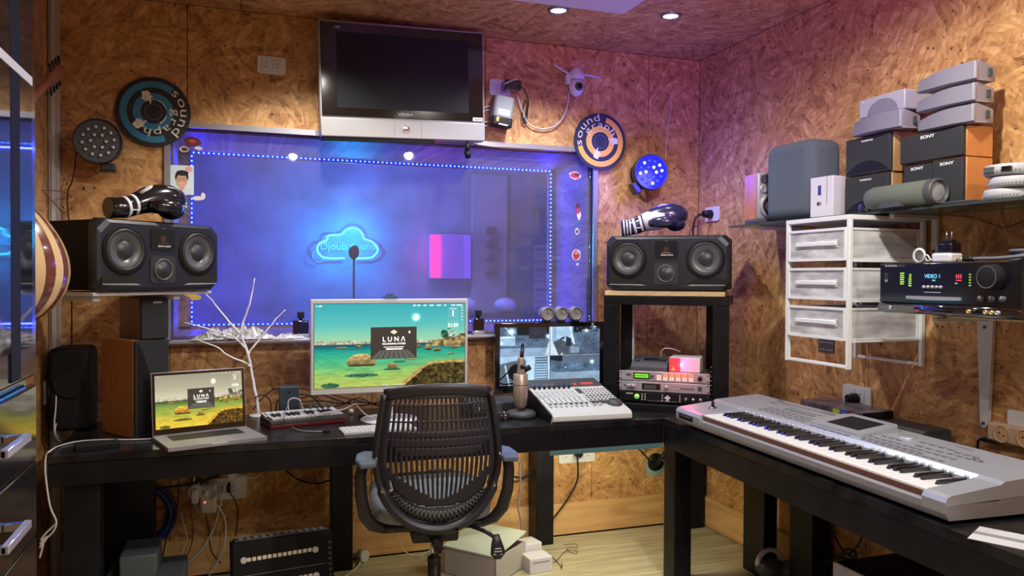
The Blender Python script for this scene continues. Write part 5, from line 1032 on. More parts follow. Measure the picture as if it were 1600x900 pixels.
# fabric speaker
mat('fabric_grey', (.085, .11, .13), .9, bump=.8, bscale=500)
fs = thing('fabric_speaker', 'tall rounded grey fabric speaker on the shelf', 'speaker', (2.24, 2.985, SZ+.001), rz=-88)
g = G(); g.box(0, .295, 0, .18, .004, .342, 'fabric_grey', .045, 5); g.ob('body', fs); g = G(); g.box(.05, .245, .03, .15, 0, .008, 'black', .002, 1); g.ob('foot', fs)
ss = thing('desktop_speaker', 'silver two way speaker with orange side at shelf left end', 'speaker', (2.246, 3.045, SZ+.001), rz=-14)
g = G(); g.box(0, .16, .02, .15, .02, .235, 'wood_orange', .004); g.box(.004, .156, 0, .02, .02, .235, 'silver_plastic', .008); g.box(-.01, .16, -.02, .12, 0, .022, 'dark_grey', .006); g.ob('body', ss)
g = G(); g.lathe([(.060, 0), (.062, .012), (.052, .014), (.044, .006)], 'silver_plastic', 32, (.075, 0, .080), '-y'); g.lathe([(.046, .006), (.025, -.004), (.022, .0), (0, .006)], 'black', 32, (.075, 0, .080), '-y'); g.ob('woofer', ss)
for z in (.205, .160): g = G(); g.lathe([(.018, .0), (.020, .006), (.015, .006), (.010, .003), (0, .004)], 'dark_grey' if z > .2 else 'silver', 20, (.035, -.001, z), '-y'); g.ob('tweeter', ss)
wbx = thing('white_box', 'white cardboard box with blue print between fabric speaker and grilles', 'box', (2.245, 2.684, SZ+.001), rz=-84)
mat('card_white', (.60, .59, .63), .6); mat('print_blue', (.03, .04, .2), .5); g = G(); g.box(0, .12, 0, .18, 0, .165, 'card_white', .003); g.ob('carton', wbx); g = G(); g.box(.042, .058, -.001, -.0001, .09, .13, 'print_blue'); g.box(.038, .048, -.001, -.0001, .048, .062, 'black'); g.box(.05, .06, -.001, -.0001, .048, .062, 'grey'); g.ob('print', wbx); g = G(); g.box(.088, .0895, -.002, -.0001, .05, .163, 'grey'); g.ob('flap_edge', wbx)
# white/grey slanted satellite speakers
mat('sat_grey', (.17, .17, .21), .6, bump=.5, bscale=600); mat('sat_body', (.33, .33, .38), .45)
def sat(label, y0, y1, z0, z1, x0, round_=0, dp=.12):
    t = thing('curved_speaker', label, 'speaker', (x0+.03, y0*1.012, z0), -90, group='pale satellite speakers stacked on the shelf'); wd = y0-y1; h = z1-z0
    n = 12; g = G(); i = g.mi('sat_grey'); ii = g.mi('sat_body'); pr_ = None
    for k in range(n+1):
        u = k/n; bul = -.016*math.sin(PI*u); zt = h*(1-round_*.42*max(0, 1-u*1.25)**2); zb = h*round_*.10*max(0, 1-u*2)**2
        cur = g.vs([(wd*u, bul+.012, zb), (wd*u, bul+.0, zb+h*.06), (wd*u, bul+.012, zt-h*.05), (wd*u, bul+.020, zt), (wd*(.10+.80*u), dp, max(zt*.84, h*.55)), (wd*(.10+.80*u), dp, .008)])
        if pr_:
            for q in range(6): g.fc([pr_[q], pr_[(q+1) % 6], cur[(q+1) % 6], cur[q]], i if q < 2 else ii, False)
        else: g.fc(cur, ii)
        pr_ = cur
    g.fc(pr_, ii); g.ob('body', t); g = G(); g.box(wd-.004, wd+.0025, .0, .010, .004, h-.004, 'sat_body', .001, 1); g.ob('edge_trim', t); g = G(); g.box(wd*.90, wd*.97, dp*.62, dp*.74, h*.3, h*.7, 'dark_grey'); g.ob('bracket_slot', t); return t
sat('lowest of three curved grey satellite speakers on the wide centre speaker', 2.150, 1.930, 1.930, 1.995, 2.255, .6)
sat('middle of the three curved grey satellite speakers in a stack', 2.155, 1.925, 1.998, 2.063, 2.252, .6)
sat('topmost of the three curved grey satellite speakers in the stack', 2.152, 1.918, 2.067, 2.133, 2.250, .6)
sat('grey curved satellite speaker lying on the upper tan sided speaker', 2.458, 2.220, 1.964, 2.034, 2.248, .2)
wt = thing('white_box_speaker', 'white box speaker with round relief on top of the single satellite', 'speaker', (2.30, 2.475, 2.0355), -90)
g = G(); g.box(0, .225, 0, .13, 0, .073, 'sat_body', .004); g.ob('cabinet', wt); g = G(); g.lathe([(.06, .0), (.058, .002), (.0, .003)], 'card_white', 32, (.12, 0, .005), '-y')
g.ms; g.ob('round_relief', wt) if 0 else g.bm.free()
g = G(); n = 20; g.prism([(.12+.075*math.cos(PI*k/n), .002+.055*math.sin(PI*k/n)) for k in range(n+1)], -.002, -.0001, 'sat_grey', 'y'); g.sph((.02, -.001, .062), .004, 'chrome', 8, 5); g.ob('round_relief', wt)
# tube speaker
mat('olive', (.10, .12, .10), .85, bump=.6, bscale=500)
tb = thing('cylinder_speaker', 'dark green fabric cylinder speaker lying at shelf front edge', 'speaker', (2.243, 2.195, SZ+.047), rz=-91)
g = G(); g.lathe([(0, -.165), (.026, -.163), (.037, -.155), (.044, -.13), (.045, .128), (.040, .128)], 'olive', 36, axis='x'); g.ob('fabric_body', tb)
g = G(); g.lathe([(.0445, .124), (.0465, .135), (.0455, .152), (.042, .158), (.037, .158), (.036, .146), (0, .146)], 'dark_grey', 36, axis='x'); g.ob('end_ring', tb)
g = G(); g.lathe([(.035, .1465), (.030, .150), (.024, .151), (0, .151)], 'silver_plastic', 28, axis='x'); g.lathe([(.022, .1512), (.011, .153), (.0, .1535)], 'grey', 24, axis='x'); g.ob('passive_radiator', tb)
g = G(); g.prism([(-.07, -.035), (-.055, -.020), (.01, -.018), (.03, -.035), (.03, -.042), (-.07, -.042)], -.0455, -.02, 'dark_grey', 'y'); g.box(-.08, .06, -.03, .03, -.0465, -.042, 'black', .002, 1); g.ob('base_foot', tb)
fg = thing('blue_figurine', 'small dark blue figurine at the shelf edge left of the cylinder', 'figurine', (2.235, 2.375, SZ+.001)); mat('blue_fig', (.03, .03, .3), .3); g = G(); g.sph((0, 0, .014), (.016, .02, .014), 'black', 12, 8); g.sph((0, .012, .016), (.012, .012, .016), 'blue_fig', 10, 6); g.sph((0, -.02, .012), (.012, .012, .012), 'dark_grey', 10, 6); g.ob('body', fg)
for k, (y, z, r, lb) in enumerate(((1.835, SZ+.001, .078, 'lowest of three white round router discs stacked on the shelf'), (1.815, SZ+.037, .080, 'middle white round router disc of the shelf stack'), (1.830, SZ+.077, .082, 'topmost white round router disc of the shelf stack'))):
    rt = thing('round_router', lb, 'router', (2.315, y, z)); g = G(); g.lathe([(0, 0), (r*.92, 0), (r, .008), (r, .024), (r*.95, .033), (0, .034)], 'router_grey', 36); g.ob('shell', rt)
    g = G()
    for q in range(16): a = PI+.35*(q-8)*.35; g.box(r*math.cos(a)-.002, r*math.cos(a)+.002, r*math.sin(a)-.002, r*math.sin(a)+.002, .010, .014, 'grey')
    g.ob('vents', rt)
    if k == 2:
        g = G(); g.M = RZ(188); g.box(r-.012, r+.001, -.045, -.010, .006, .026, 'dark_grey', .003); g.box(r-.012, r+.001, .010, .04, .006, .024, 'gloss_black', .003); g.ob('port_recess', rt)
cable('black_cable', 'black thin cables beside the round router discs', [WX(2.28, *p) for p in ((1592, 268), (1598, 285), (1590, 300), (1600, 306))], .003, 'black')
pd = G(); pd.box(-.02, .02, -.06, .06, 0, .006, 'dark_grey', .002); tag(pd.ob('flat_phone'), 'flat dark slab lying at the shelf front edge', 'device', loc=(2.245, 1.955, SZ+.001), rz=0)

# ================================================================ HANGING DRAWER UNIT
mat('frame_white', (.74, .77, .76), .35)
dx0, dx1, dy0, dy1, dz0, dz1 = 2.125, 2.475, 2.325, 2.665, 1.080, 1.645
du = thing('wire_drawer_unit', 'white metal frame with three mesh drawers hung below shelf', 'drawer unit', (0, 0, 0))
def bar(a, b, r=.0085):
    g = G(); lo = [min(p, q)-r for p, q in zip(a, b)]; hi = [max(p, q)+r for p, q in zip(a, b)]; g.box(lo[0], hi[0], lo[1], hi[1], lo[2], hi[2], 'frame_white', .002, 1); return g
for x, y in ((dx0, dy0), (dx0, dy1), (dx1, dy0), (dx1, dy1)): bar((x, y, dz0), (x, y, dz1-.018)).ob('post', du)
for x in (dx0, dx1): bar((x, dy0+.018, dz0), (x, dy1-.018, dz0), .006).ob('bottom_rail', du)
g = G(); g.box(dx0-.009, dx1+.009, dy0-.009, dy1+.009, dz1-.0175, dz1, 'frame_white', .002, 1); g.ob('top_plate', du)
for k, z in enumerate((1.477, 1.327, 1.177)):
    d_ = bpy.data.objects.new('drawer', None); COL.objects.link(d_); d_.parent = du; zh = .122; d_.location = (0, 0, z)
    a0, a1, b0, b1 = dx0+.012, dx1-.012, dy0+.013, dy1-.013
    g = G()
    for zz in (.004, zh-.004): g.box(a0-.02, a1, b0-.004, b0+.004, zz-.004, zz+.004, 'frame_white'); g.box(a0-.02, a1, b1-.004, b1+.004, zz-.004, zz+.004, 'frame_white'); g.box(a0-.022, a0-.014, b0, b1, zz-.005, zz+.005, 'frame_white'); g.box(a1-.004, a1+.004, b0, b1, zz-.004, zz+.004, 'frame_white')
    for x in (a0-.018, a1):
        for y in (b0, b1): g.box(x-.005, x+.005, y-.005, y+.005, .0, zh, 'frame_white')
    g.ob('rim', d_)
    g = G(); g.box(a0-.017, a0-.0155, b0+.005, b1-.005, .008, zh-.008, 'mesh_plastic'); g.box(a0-.01, a1-.005, b0-.001, b0+.0005, .008, zh-.008, 'mesh_plastic'); g.box(a0-.01, a1-.005, b1-.0005, b1+.001, .008, zh-.008, 'mesh_plastic'); g.box(a0-.01, a1-.005, b0+.002, b1-.002, .004, .0055, 'mesh_plastic'); g.box(a1-.002, a1, b0+.005, b1-.005, .008, zh-.008, 'mesh_plastic'); g.ob('mesh_basket', d_)
    g = G(); g.box(a0-.026, a0-.018, b0+.045, b1-.045, zh*.46, zh*.60, 'frame_white', .003); g.box(a0-.020, a0-.018, b0+.04, b1-.04, zh*.40, zh*.66, 'mesh_plastic'); g.ob('handle', d_)
    bar((a0, dy0, z-.004), (a1, dy0, z-.004), .003).ob('runner', du)
cdp = G(); cdp.box(-.001, .001, -.05, .05, -.05, .05, 'dark_grey')
for i in range(5):
    for j in range(3): cdp.box(-.002, -.001, -.042+i*.018, -.034+i*.018, -.04+j*.033, -.036+j*.033, 'light_grey')
tag(cdp.ob('perforated_card'), 'dark grey perforated card on wall below the mesh drawers', 'card', loc=(RXW-.003, 2.87, 1.125))

# ================================================================ AV RECEIVER
rv = thing('av_receiver', 'black audio receiver with blue display and big volume knob on brackets', 'receiver', (2.128, 2.182, 1.290), -90.5)
RW, RH = .537, .171
g = G(); g.box(.004, RW-.004, .012, .34, .006, RH-.002, 'matte_black', .003, 1); g.ob('case', rv)
g = G(); g.box(0, RW, 0, .012, .038, RH, 'gloss_black', .003); g.loft([(0.0, .008, .020), (RW, .008, .020)], [(.016, .019)]*2, 'gloss_black', 16, up=(0, 0, 1)); g.ob('front_panel', rv)
mat('vfd', (.1, .5, .7), emis=(.18, .65, .85), es=1); mat('vfd_dim', (.1, .3, .4), emis=(.08, .25, .33), es=1); mat('led_lime', (.3, .6, .05), emis=(.35, .62, .02), es=.6); mat('led_red', (.6, .05, .08), emis=(.6, .05, .1), es=.4)
g = G(); g.M = T(.225, -.001, .122) @ FR; g.text('VIDEO 1', 'vfd', .018, Matrix() @ RX(0), .0004, sx=.95); g.box(.0, .012, 0, .0005, -.0, .001, 'vfd'); g.M = Matrix(); g.box(.224, .236, -.0015, -.0003, .112, .117, 'vfd_dim'); g.ob('display_text', rv, label='blue display text')
g = G()
for q in range(6): g.box(.092, .092+.015+(q % 2)*.002, -.0015, -.0003, .100+q*.0072, .104+q*.0072, 'led_lime')
for q in range(6): g.box(.128+(q > 3)*.002, .139, -.0015, -.0003, .094+q*.0074, .098+q*.0074, 'led_lime')
g.box(.314, .335, -.0015, -.0003, .113, .117, 'led_red')
for q in range(3): g.box(.314+q*.008, .318+q*.008, -.0015, -.0003, .121, .134, 'led_red')
for q in range(5): g.box(.361, .368, -.0015, -.0003, .098+q*.0085, .101+q*.0085, 'led_lime'); g.box(.401, .404, -.0015, -.0003, .098+q*.0085, .101+q*.0085, 'light_grey')
g.ob('indicator_lights', rv, kind='stuff', label='green and red indicator marks')
g = G(); g.M = T(.052, -.0006, .161) @ FR; g.text('harman/kardon', 'light_grey', .009, Matrix(), .0004, bold=.02); g.M = T(.098, -.0006, .161) @ FR; g.text('AVR 130', 'grey', .007, Matrix(), .0004)
g.M = Matrix()
for z in (.118, .126, .134): g.box(.022, .038, -.001, -.0003, z, z+.004, 'dark_grey')
g.box(.024, .036, -.001, -.0003, .108, .116, 'grey'); g.box(.31, .32, -.001, -.0003, .104, .107, 'light_grey'); g.ob('lettering', rv)
for q in range(5): g = G(); g.lathe([(0, .006), (.0045, .006), (.005, 0)], 'silver', 12, (.192+q*.0165, 0, .093), '-y'); g.ob('button', rv)
g = G(); g.prism([(.194, .074), (.258, .074), (.258, .077), (.194, .077)], -.003, 0, 'silver', 'y'); g.ob('slim_key', rv)
g = G(); g.prism([(.122, .052), (.16, .0505), (.226, .0495), (.29, .0505), (.337, .052), (.337, .062), (.122, .062)], -.006, 0, 'silver_plastic', 'y'); g.ob('button_bar', rv)
g = G(); g.lathe([(0, .030), (.032, .030), (.038, .026), (.040, .0)], 'matte_black', 48, (.445, 0, .125), '-y'); g.lathe([(.034, .0305), (.031, .0312), (.030, .0305)], 'dark_grey', 48, (.445, 0, .125), '-y'); g.ob('volume_knob', rv)
for q in range(3): g = G(); g.lathe([(0, .010), (.008, .010), (.010, 0)], 'dark_grey', 20, (.405+q*.036, 0, .060), '-y'); g.box(.404+q*.036, .406+q*.036, -.0112, -.010, .061, .069, 'light_grey'); g.ob('small_knob', rv)
mat('brass', (.7, .5, .2), .3, .8)
for x in (.372, .430, .450, .470): g = G(); g.lathe([(0, .014), (.003, .014), (.003, .018), (.006, .018), (.0065, .008)], 'brass' if x < .46 else 'silver', 16, (x, 0, .020), '-y'); g.ob('jack_socket', rv)
g = G(); g.lathe([(0, .008), (.004, .008), (.004, .016), (.0065, .016), (.0065, .008)], 'chrome', 16, (.062, 0, .020), '-y'); g.ob('headphone_jack', rv)
rs_ = thing('receiver_shelf', 'thin pale wooden shelf on white wall brackets under the receiver', 'shelf', (0, 0, 0))
g = G(); g.box(2.29, RXW-.002, 1.66, 2.10, 1.276, 1.2945, 'slab_wood', .002, 1); g.ob('board', rs_)
for y in (1.70, 2.06):
    g = G(); g.box(2.25, RXW-.002, y-.012, y+.012, 1.262, 1.2755, 'light_grey', .002, 1); g.prism([(y-.032, 1.268), (y+.032, 1.268), (y+.014, .90), (y+.004, .885), (y-.008, .885), (y-.017, .90)], RXW-.02, RXW-.006, 'light_grey', 'x')
    for z in (.90, 1.24): g.cyl((RXW-.024, y, z), (RXW-.02, y, z), .006, 'dark_grey', n=10)
    if y > 2: pass
    g.ob('bracket', rs_)
for k, x in enumerate((.10, .44)):
    pass
# things on the receiver
rt_z = 1.290+RH
ch = thing('white_charger', 'white charger lying on the receiver with coiled cable', 'charger', (2.17, 1.945, rt_z)); g = G(); g.box(-.025, .03, -.038, .038, 0, .033, 'white', .008); g.ob('body', ch)
g = G(); g.tube([(0, .038, .012), (0, .06, .012), (0, .075, .028), (.01, .09, .022), (0, .075, .008), (0, .058, .012)], .0028, 'white', 6, 5)
for q in range(6): g.torus((.002*q, .108+.002*q, .026), .021+.002*(q % 3), .0026, 'white', 'x' if q % 2 else 'x', 20, 6)
g.ob('coiled_cable', ch)
bp_ = thing('black_plug', 'black two pin plug standing upright on the white charger', 'plug', (2.17, 1.935, rt_z+.0335)); g = G(); g.box(-.022, .022, -.028, .028, 0, .030, 'gloss_black', .004); g.box(-.014, .014, -.018, .018, .030, .043, 'black', .003); g.ob('body', bp_); g = G()
for s in (-1, 1): g.cyl((0, s*.009, .043), (0, s*.009, .066), .0024, 'chrome', n=8); g.sph((0, s*.009, .066), .0028, 'chrome', 8, 6)
g.ob('pin', bp_)
cc = thing('coiled_audio_cable', 'grey coiled audio cable with gold plug on the receiver top', 'cable', (2.29, 1.68, rt_z)); mat('cable_grey', (.12, .13, .15), .4); g = G()
for q in range(7): g.torus((random.uniform(-.006, .006), random.uniform(-.01, .01), .007+.0065*q*.7), .098-.003*(q % 3), .0062, 'cable_grey', 'z', 40, 6)
g.ob('coil', cc); g = G(); g.tube([(-.098, -.02, .02), (-.12, .08, .012), (-.12, .13, .012), (-.12, .165, .012)], .006, 'cable_grey', 8, 4); g.cyl((-.12, .165, .012), (-.12, .20, .012), .008, 'black', n=12); g.cyl((-.12, .20, .012), (-.12, .23, .012), .003, 'brass', n=10); g.cyl((-.115, -.05, .03), (-.09, -.12, .03), .013, 'dark_grey', n=16); g.ob('plug_end', cc)
# sockets etc. on the right wall
s6 = socket('wall_socket', 'white socket with black plug on right wall behind the silver keyboard', (RXW, 0, 0), .16, .085, 2, rz=-90); s6.location = tuple(WX(RXW, 1341, 618))
g = thing('black_wall_plug', 'round black plug in the socket behind the silver keyboard', 'plug', tuple(WX(RXW-.015, 1337, 622))); q_ = G(); q_.cyl((0, 0, 0), (-.045, 0, 0), .022, 'black', .017, 16); q_.ob('body', g); q_ = G(); q_.tube([(-.045, 0, 0), (-.055, 0, -.03), (-.05, .02, -.09)], .006, 'black', 8, 4); q_.ob('cord', g)
mat('tan_plastic', (.60, .43, .26), .45)
ps = thing('power_strip', 'beige power strip with round sockets on the right wall', 'power strip', tuple(WX(RXW, 1554, 672)), rz=-90)
g = G(); g.box(0, .42, -.04, -.001, -.034, .034, 'tan_plastic', .010); g.ob('housing', ps)
for q in range(4):
    g = G(); x = .060+q*.085; g.lathe([(.030, .0405), (.030, .0435), (.027, .0435), (.026, .0405)], 'tan_plastic', 24, (x, 0, 0), '-y'); g.lathe([(.026, .0408), (0, .0408)], 'board_wood', 24, (x, 0, 0), '-y')
    for s in (-1, 1): g.cyl((x+s*.008, -.0425, -s*.004), (x+s*.008, -.0405, -s*.004), .003, 'socket_dark', n=8)
    g.ob('round_socket', ps)
g = G(); g.box(-.02, .03, -.045, -.02, -.04, -.025, 'black', .004); g.tube([(-.01, -.03, -.033), (-.035, -.03, -.04), (-.04, -.03, -.07), (-.04, -.02, -.16)], .004, 'black', 8, 4); g.ob('plug', ps)
g = G(); g.box(-.0, .0, 0, 0, 0, 0, 'white'); g.bm.free()
wp_ = thing('white_wall_plate', 'white plate partly behind the beige power strip', 'plate', tuple(WX(RXW, 1600, 655)), rz=-90); g = G(); g.prism(rrect(.11, .05, .01), -.008, -.0006, 'white_gloss', 'y'); g.ob('plate', wp_)
cable('dark_wire', 'thin dark wire drooping on right wall under the glass shelf', [WX(RXW-.008, *p) for p in ((1442, 330), (1480, 336), (1520, 340), (1548, 350), (1570, 356), (1600, 344))], .0018, 'st_dark')
# books / boxes behind keyboard
mat('magazine', (.10, .08, .11), .35, var=.9, bscale=18); mat('spine_red', (.35, .04, .03), .4)
mb = thing('picture_carton', 'dark glossy carton with coloured pictures behind the keyboard', 'box', (2.30, 2.80, DZ+.001), rz=-90)
g = G(); g.box(0, .36, 0, .16, 0, .132, 'magazine', .003, 1); g.ob('carton', mb); g = G(); g.box(.3605, .3615, .002, .155, .01, .13, 'black')
cols = [('p1', (.45, .55, .05)), ('p2', (.05, .12, .5)), ('p3', (.5, .06, .04)), ('p4', (.05, .25, .35)), ('p5', (.1, .1, .35)), ('p6', (.5, .1, .1))]
for q, (n_, c_) in enumerate(cols): mat(n_, c_, .35); x = .20+(q % 3)*.045; g.box(x, x+.038, -.001, -.0001, .085-(q//3)*.045, .125-(q//3)*.045, n_)
g.ob('picture_squares', mb)
b2 = thing('black_case', 'flat black case behind keyboard right of the picture carton', 'box', (2.33, 2.42, DZ+.001), rz=-90); g = G(); g.box(0, .24, 0, .14, 0, .105, 'dark_grey', .006); g.ob('shell', b2)
g = G(); g.box(.005, .235, -.001, -.0001, .088, .096, 'grey'); g.ob('rim', b2)
pg = G(); pg.box(-.10, .10, -.065, .065, 0, .0012, 'white'); pg.box(-.10, .10, -.012, .012, .0012, .0018, 'grey'); tag(pg.ob('paper_sheet'), 'white printed paper sheet on the right desk front corner', 'paper', loc=tuple(WZ(DZ, 1592, 846)), rz=-62)
# ================================================================ SILVER WORKSTATION KEYBOARD
mat('kb_silver', (.46, .49, .54), .33, .45); mat('kb_silver_dark', (.34, .34, .36), .38, .4); mat('key_white', (.82, .82, .80), .25); mat('key_ebony', (.012, .012, .013), .25, coat=.4); mat('felt', (.12, .05, .03), .9)
kb = thing('silver_keyboard', 'long silver workstation keyboard with centre touch screen on the side desk', 'keyboard', (1.853, 3.078, DZ+.001), rz=-92.9)
KL, KD = 1.497, .42
g = G()
for x in (.08, KL-.1, .7):
    for y_ in (.05, KD-.05): g.cyl((x, y_, 0), (x, y_, .0125), .02, 'black', n=14)
g.ob('rubber_foot', kb)
g = G()
g.prism([(.012, .010), (0, .030), (0, .047), (.012, .052), (.17, .052), (.18, .052), (.195, .066), (KD, .066), (KD, .03), (KD-.03, .010)], .002, KL-.002, 'kb_silver_dark', 'x'); g.ob('lower_case', kb)
# end cheeks
def cheek(x0, x1):
    g = G(); g.prism([(0, .030), (-.003, .060), (.004, .073), (.02, .078), (.185, .096), (.20, .104), (KD, .119), (KD+.002, .100), (KD, .066), (.0, .050)][::-1], x0, x1, 'kb_silver', 'x'); return g
cheek(0, .212).ob('left_cheek', kb); cheek(KL-.082, KL).ob('right_cheek', kb)
# sloped control panel behind the keys
g = G(); g.prism([(.182, .066), (.182, .090), (.197, .104), (KD, .119), (KD, .066)][::-1], .212, KL-.082, 'kb_silver', 'x'); g.ob('control_panel', kb)
g = G(); g.box(.212, KL-.082, .012, .020, .0525, .070, 'felt'); g.ob('key_felt', kb)
g = G(); g.box(.003, .2115, -.005, .004, .028, .062, 'kb_silver_dark', .003); g.box(.035, .155, -.0062, -.0048, .034, .056, 'gloss_black'); g.box(.05, .14, -.0075, -.006, .045, .052, 'dark_grey'); g.ob('disk_drive', kb)
nW = 45; k0, k1 = .214, KL-.084; kw = (k1-k0)/nW
me_w = None
for k in range(nW):
    if me_w is None:
        g = G(); g.box(.0006, kw-.0006, 0, .165, -.016, 0, 'key_white', .0012, 1); o = g.ob('white_key', kb); me_w = o.data
    else: o = bpy.data.objects.new('white_key', me_w); COL.objects.link(o); o.parent = kb
    o.location = (k0+k*kw, .014, .077)
me_b = None
for k in range(nW-1):
    if (k+2) % 7 in (2, 6): continue       # lowest key is E
    if me_b is None:
        g = G(); g.prism([(.0, 0), (.008, .011), (.104, .0125), (.104, 0)][::-1], -.0058, .0058, 'key_ebony', 'x'); o = g.ob('black_key', kb); me_b = o.data
    else: o = bpy.data.objects.new('black_key', me_b); COL.objects.link(o); o.parent = kb
    o.location = (k0+(k+1)*kw, .075, .0773)
# joystick
g = G(); g.M = T(.125, .11, .088); g.lathe([(.022, 0), (.018, .004), (0, .005)], 'chrome', 20); g.cyl((0, 0, .004), (0, 0, .03), .007, 'black', .006, 12); g.ob('joystick', kb)
def pz(y_): return .104+(y_-.197)/(KD-.197)*.015
sl2 = math.atan2(.015, KD-.197)
g = G()
def pbx(x0, x1, y0, y1, h, m): g.M = T(0, (y0+y1)/2, pz((y0+y1)/2)) @ Matrix.Rotation(sl2, 4, 'X'); g.box(x0, x1, -(y1-y0)/2, (y1-y0)/2, -.001, h, m); g.M = Matrix()
for q in range(9): pbx(.36+q*.022, .364+q*.022, .30, .35, .0015, 'dark_grey'); pbx(.357+q*.022, .367+q*.022, .325, .335, .008, 'kb_silver')
g.ob('sliders', kb, kind='stuff')
g = G()
for x0, x1, y_, n_ in ((.30, .62, .275, 8), (.30, .62, .250, 8), (.30, .62, .225, 8), (.66, .88, .205, 6), (.90, 1.18, .235, 9), (.90, 1.28, .262, 12), (.92, 1.28, .215, 12), (.92, 1.02, .30, 3), (1.05, 1.20, .34, 4), (1.08, 1.20, .295, 3), (1.20, 1.30, .30, 3), (1.2, 1.3, .33, 3)):
    for q in range(n_): xx = x0+(x1-x0)*q/n_; pbx(xx, xx+(x1-x0)/n_*.7, y_, y_+.008, .0025, 'kb_silver_dark'); pbx(xx, xx+(x1-x0)/n_*.7, y_-.003, y_, .0006, 'dark_grey')
g.ob('panel_buttons', kb, kind='stuff')
g = G(); pbx(.20, .25, .345, .352, .0006, 'dark_grey'); g.M = T(1.30, .30, pz(.30)+.001) @ Matrix.Rotation(sl2, 4, 'X'); g.text('Xs', 'dark_grey', .035, Matrix(), .0004, sx=1.5); g.M = T(.52, .203, pz(.205)+.001) @ Matrix.Rotation(sl2, 4, 'X'); g.text('PRO', 'dark_grey', .012, Matrix(), .0004); g.M = T(1.18, .385, pz(.385)+.001) @ Matrix.Rotation(sl2, 4, 'X'); g.text('workstation', 'dark_grey', .014, Matrix(), .0004); g.ob('lettering', kb)
g = G(); g.M = T(.985, .35, pz(.35)) @ Matrix.Rotation(sl2, 4, 'X'); g.lathe([(.03, 0), (.03, .003), (.026, .006), (0, .006)], 'kb_silver', 28); g.ob('data_dial', kb)
g = G(); g.M = T(.77, .30, pz(.30)) @ Matrix.Rotation(sl2+.07, 4, 'X'); g.prism([(-.13, -.075), (.12, -.075), (.135, -.06), (.135, .085), (.11, .105), (-.11, .105), (-.14, .08), (-.14, -.06)], -.012, .014, 'kb_silver', 'z'); g.ob('screen_housing', kb)
g = G(); g.M = T(.77, .30, pz(.30)) @ Matrix.Rotation(sl2+.07, 4, 'X'); g.box(-.085, .085, -.04, .075, .0142, .0152, 'screen_off'); g.ob('touch_screen', kb)
# fallboard bumps behind the black keys
g = G()
for k in range(nW):
    if (k+2) % 7 in (2, 6): continue
    g.sph((k0+(k+1)*kw, .184, .090), (.010, .006, .008), 'kb_silver', 8, 5)
g.ob('key_slot_bumps', kb, kind='stuff')

# ================================================================ OFFICE CHAIR
mat('chair_black', (.016, .015, .018), .42); mat('chair_mesh', (.016, .014, .02), .5); mat('chair_frame', (.045, .045, .05), .35); mat('seat_fabric', (.20, .235, .26), .8, bump=.6, bscale=300); mat('arm_pad', (.10, .13, .17), .45)
chh = thing('office_chair', 'black office chair with slotted mesh back and grey seat at desk', 'office chair', (.70, 2.86, 0), rz=-6)
# outline of the back, half width by height (z 0.44 - 1.0); bows backwards (towards the camera)
zb0, zb1 = .465, 1.0
def hw_(z):
    t_ = (z-zb0)/(zb1-zb0); t_ = min(max(t_, 0), 1)
    return .232*(1-(1-min(1, t_/.55))**2.3)**.5*(1-.16*max(0, (t_-.5)/.5)**1.3) if t_ < .985 else .19
def ybk(x, z): return -.02+.055*math.cos((z-.72)*4.2)*-1+.10*(x/.23)**2*.55+.02
topz = lambda x: zb1-.022*(x/.2)**2
g = G(); nx, nz = 47, 74; im_ = g.mi('chair_mesh'); V = {}
def has(i, j):
    u = i/nx; t_ = j/nz; zz_ = zb0+.045+(zb1-zb0-.045)*t_; xx_ = abs(u*2-1)*(hw_(zz_)-.008)
    if xx_ < .185 and zz_ < .665-.115*(1-(xx_/.185)**2)**.5 and i not in (0, nx-1): return False
    if i in (0, 1, nx-1, nx-2) or t_ > .90: return True
    if i % 2 == 0: return True
    c_ = abs(u-.5)*2; lo = .27-.22*(1-c_**2)+.0
    lo = .14+.30*c_**1.6
    if t_ < lo: return True
    if t_ < lo+.20: return False
    if .47 < t_ < .66: return j % 5 != 0
    return j % 9 == 0
def vert(i, j):
    if (i, j) not in V:
        t_ = j/nz; z = zb0+.045+(zb1-zb0-.045)*t_; h_ = hw_(z)-.008; x = (i/nx*2-1)*h_; z2 = z if t_ < .9 else z-(zb1-topz(x))*(t_-.9)/.1
        V[i, j] = g.bm.verts.new((x, ybk(x, z2), z2))
    return V[i, j]
for i in range(nx):
    for j in range(nz):
        if has(i, j): g.fc([vert(i, j), vert(i+1, j), vert(i+1, j+1), vert(i, j+1)], im_, True)
g.ob('slotted_back', chh, solid=.006)
def outline(off=0, n=40, z_lo=0):
    P_ = []
    for k in range(n+1):
        t_ = 1-(1-k/n)**1.0; z = zb1-.03-(zb1-.03-zb0)*math.sin(t_*PI/2)
        P_.append((hw_(z)+off, z))
    return P_
L_ = [Vector((x, ybk(x, z)-.004, z)) for x, z in outline()]
Rr = [Vector((-p.x, p.y, p.z)) for p in L_[::-1]]
g = G(); pts = L_+Rr[1:]; g.loft(pts, [(.014, .020) if p.z > .62 else (.020, .030) for p in pts], 'chair_black', 10, up=(0, 1, 0)); g.ob('back_frame', chh)
g = G(); tp_ = [Vector((x, ybk(x, topz(x))-.002, topz(x)-.012)) for x in np.linspace(-.198, .198, 20)]; g.loft(tp_, [(.012, .024)]*20, 'chair_black', 10, up=(0, 0, 1)); g.ob('top_rail', chh)
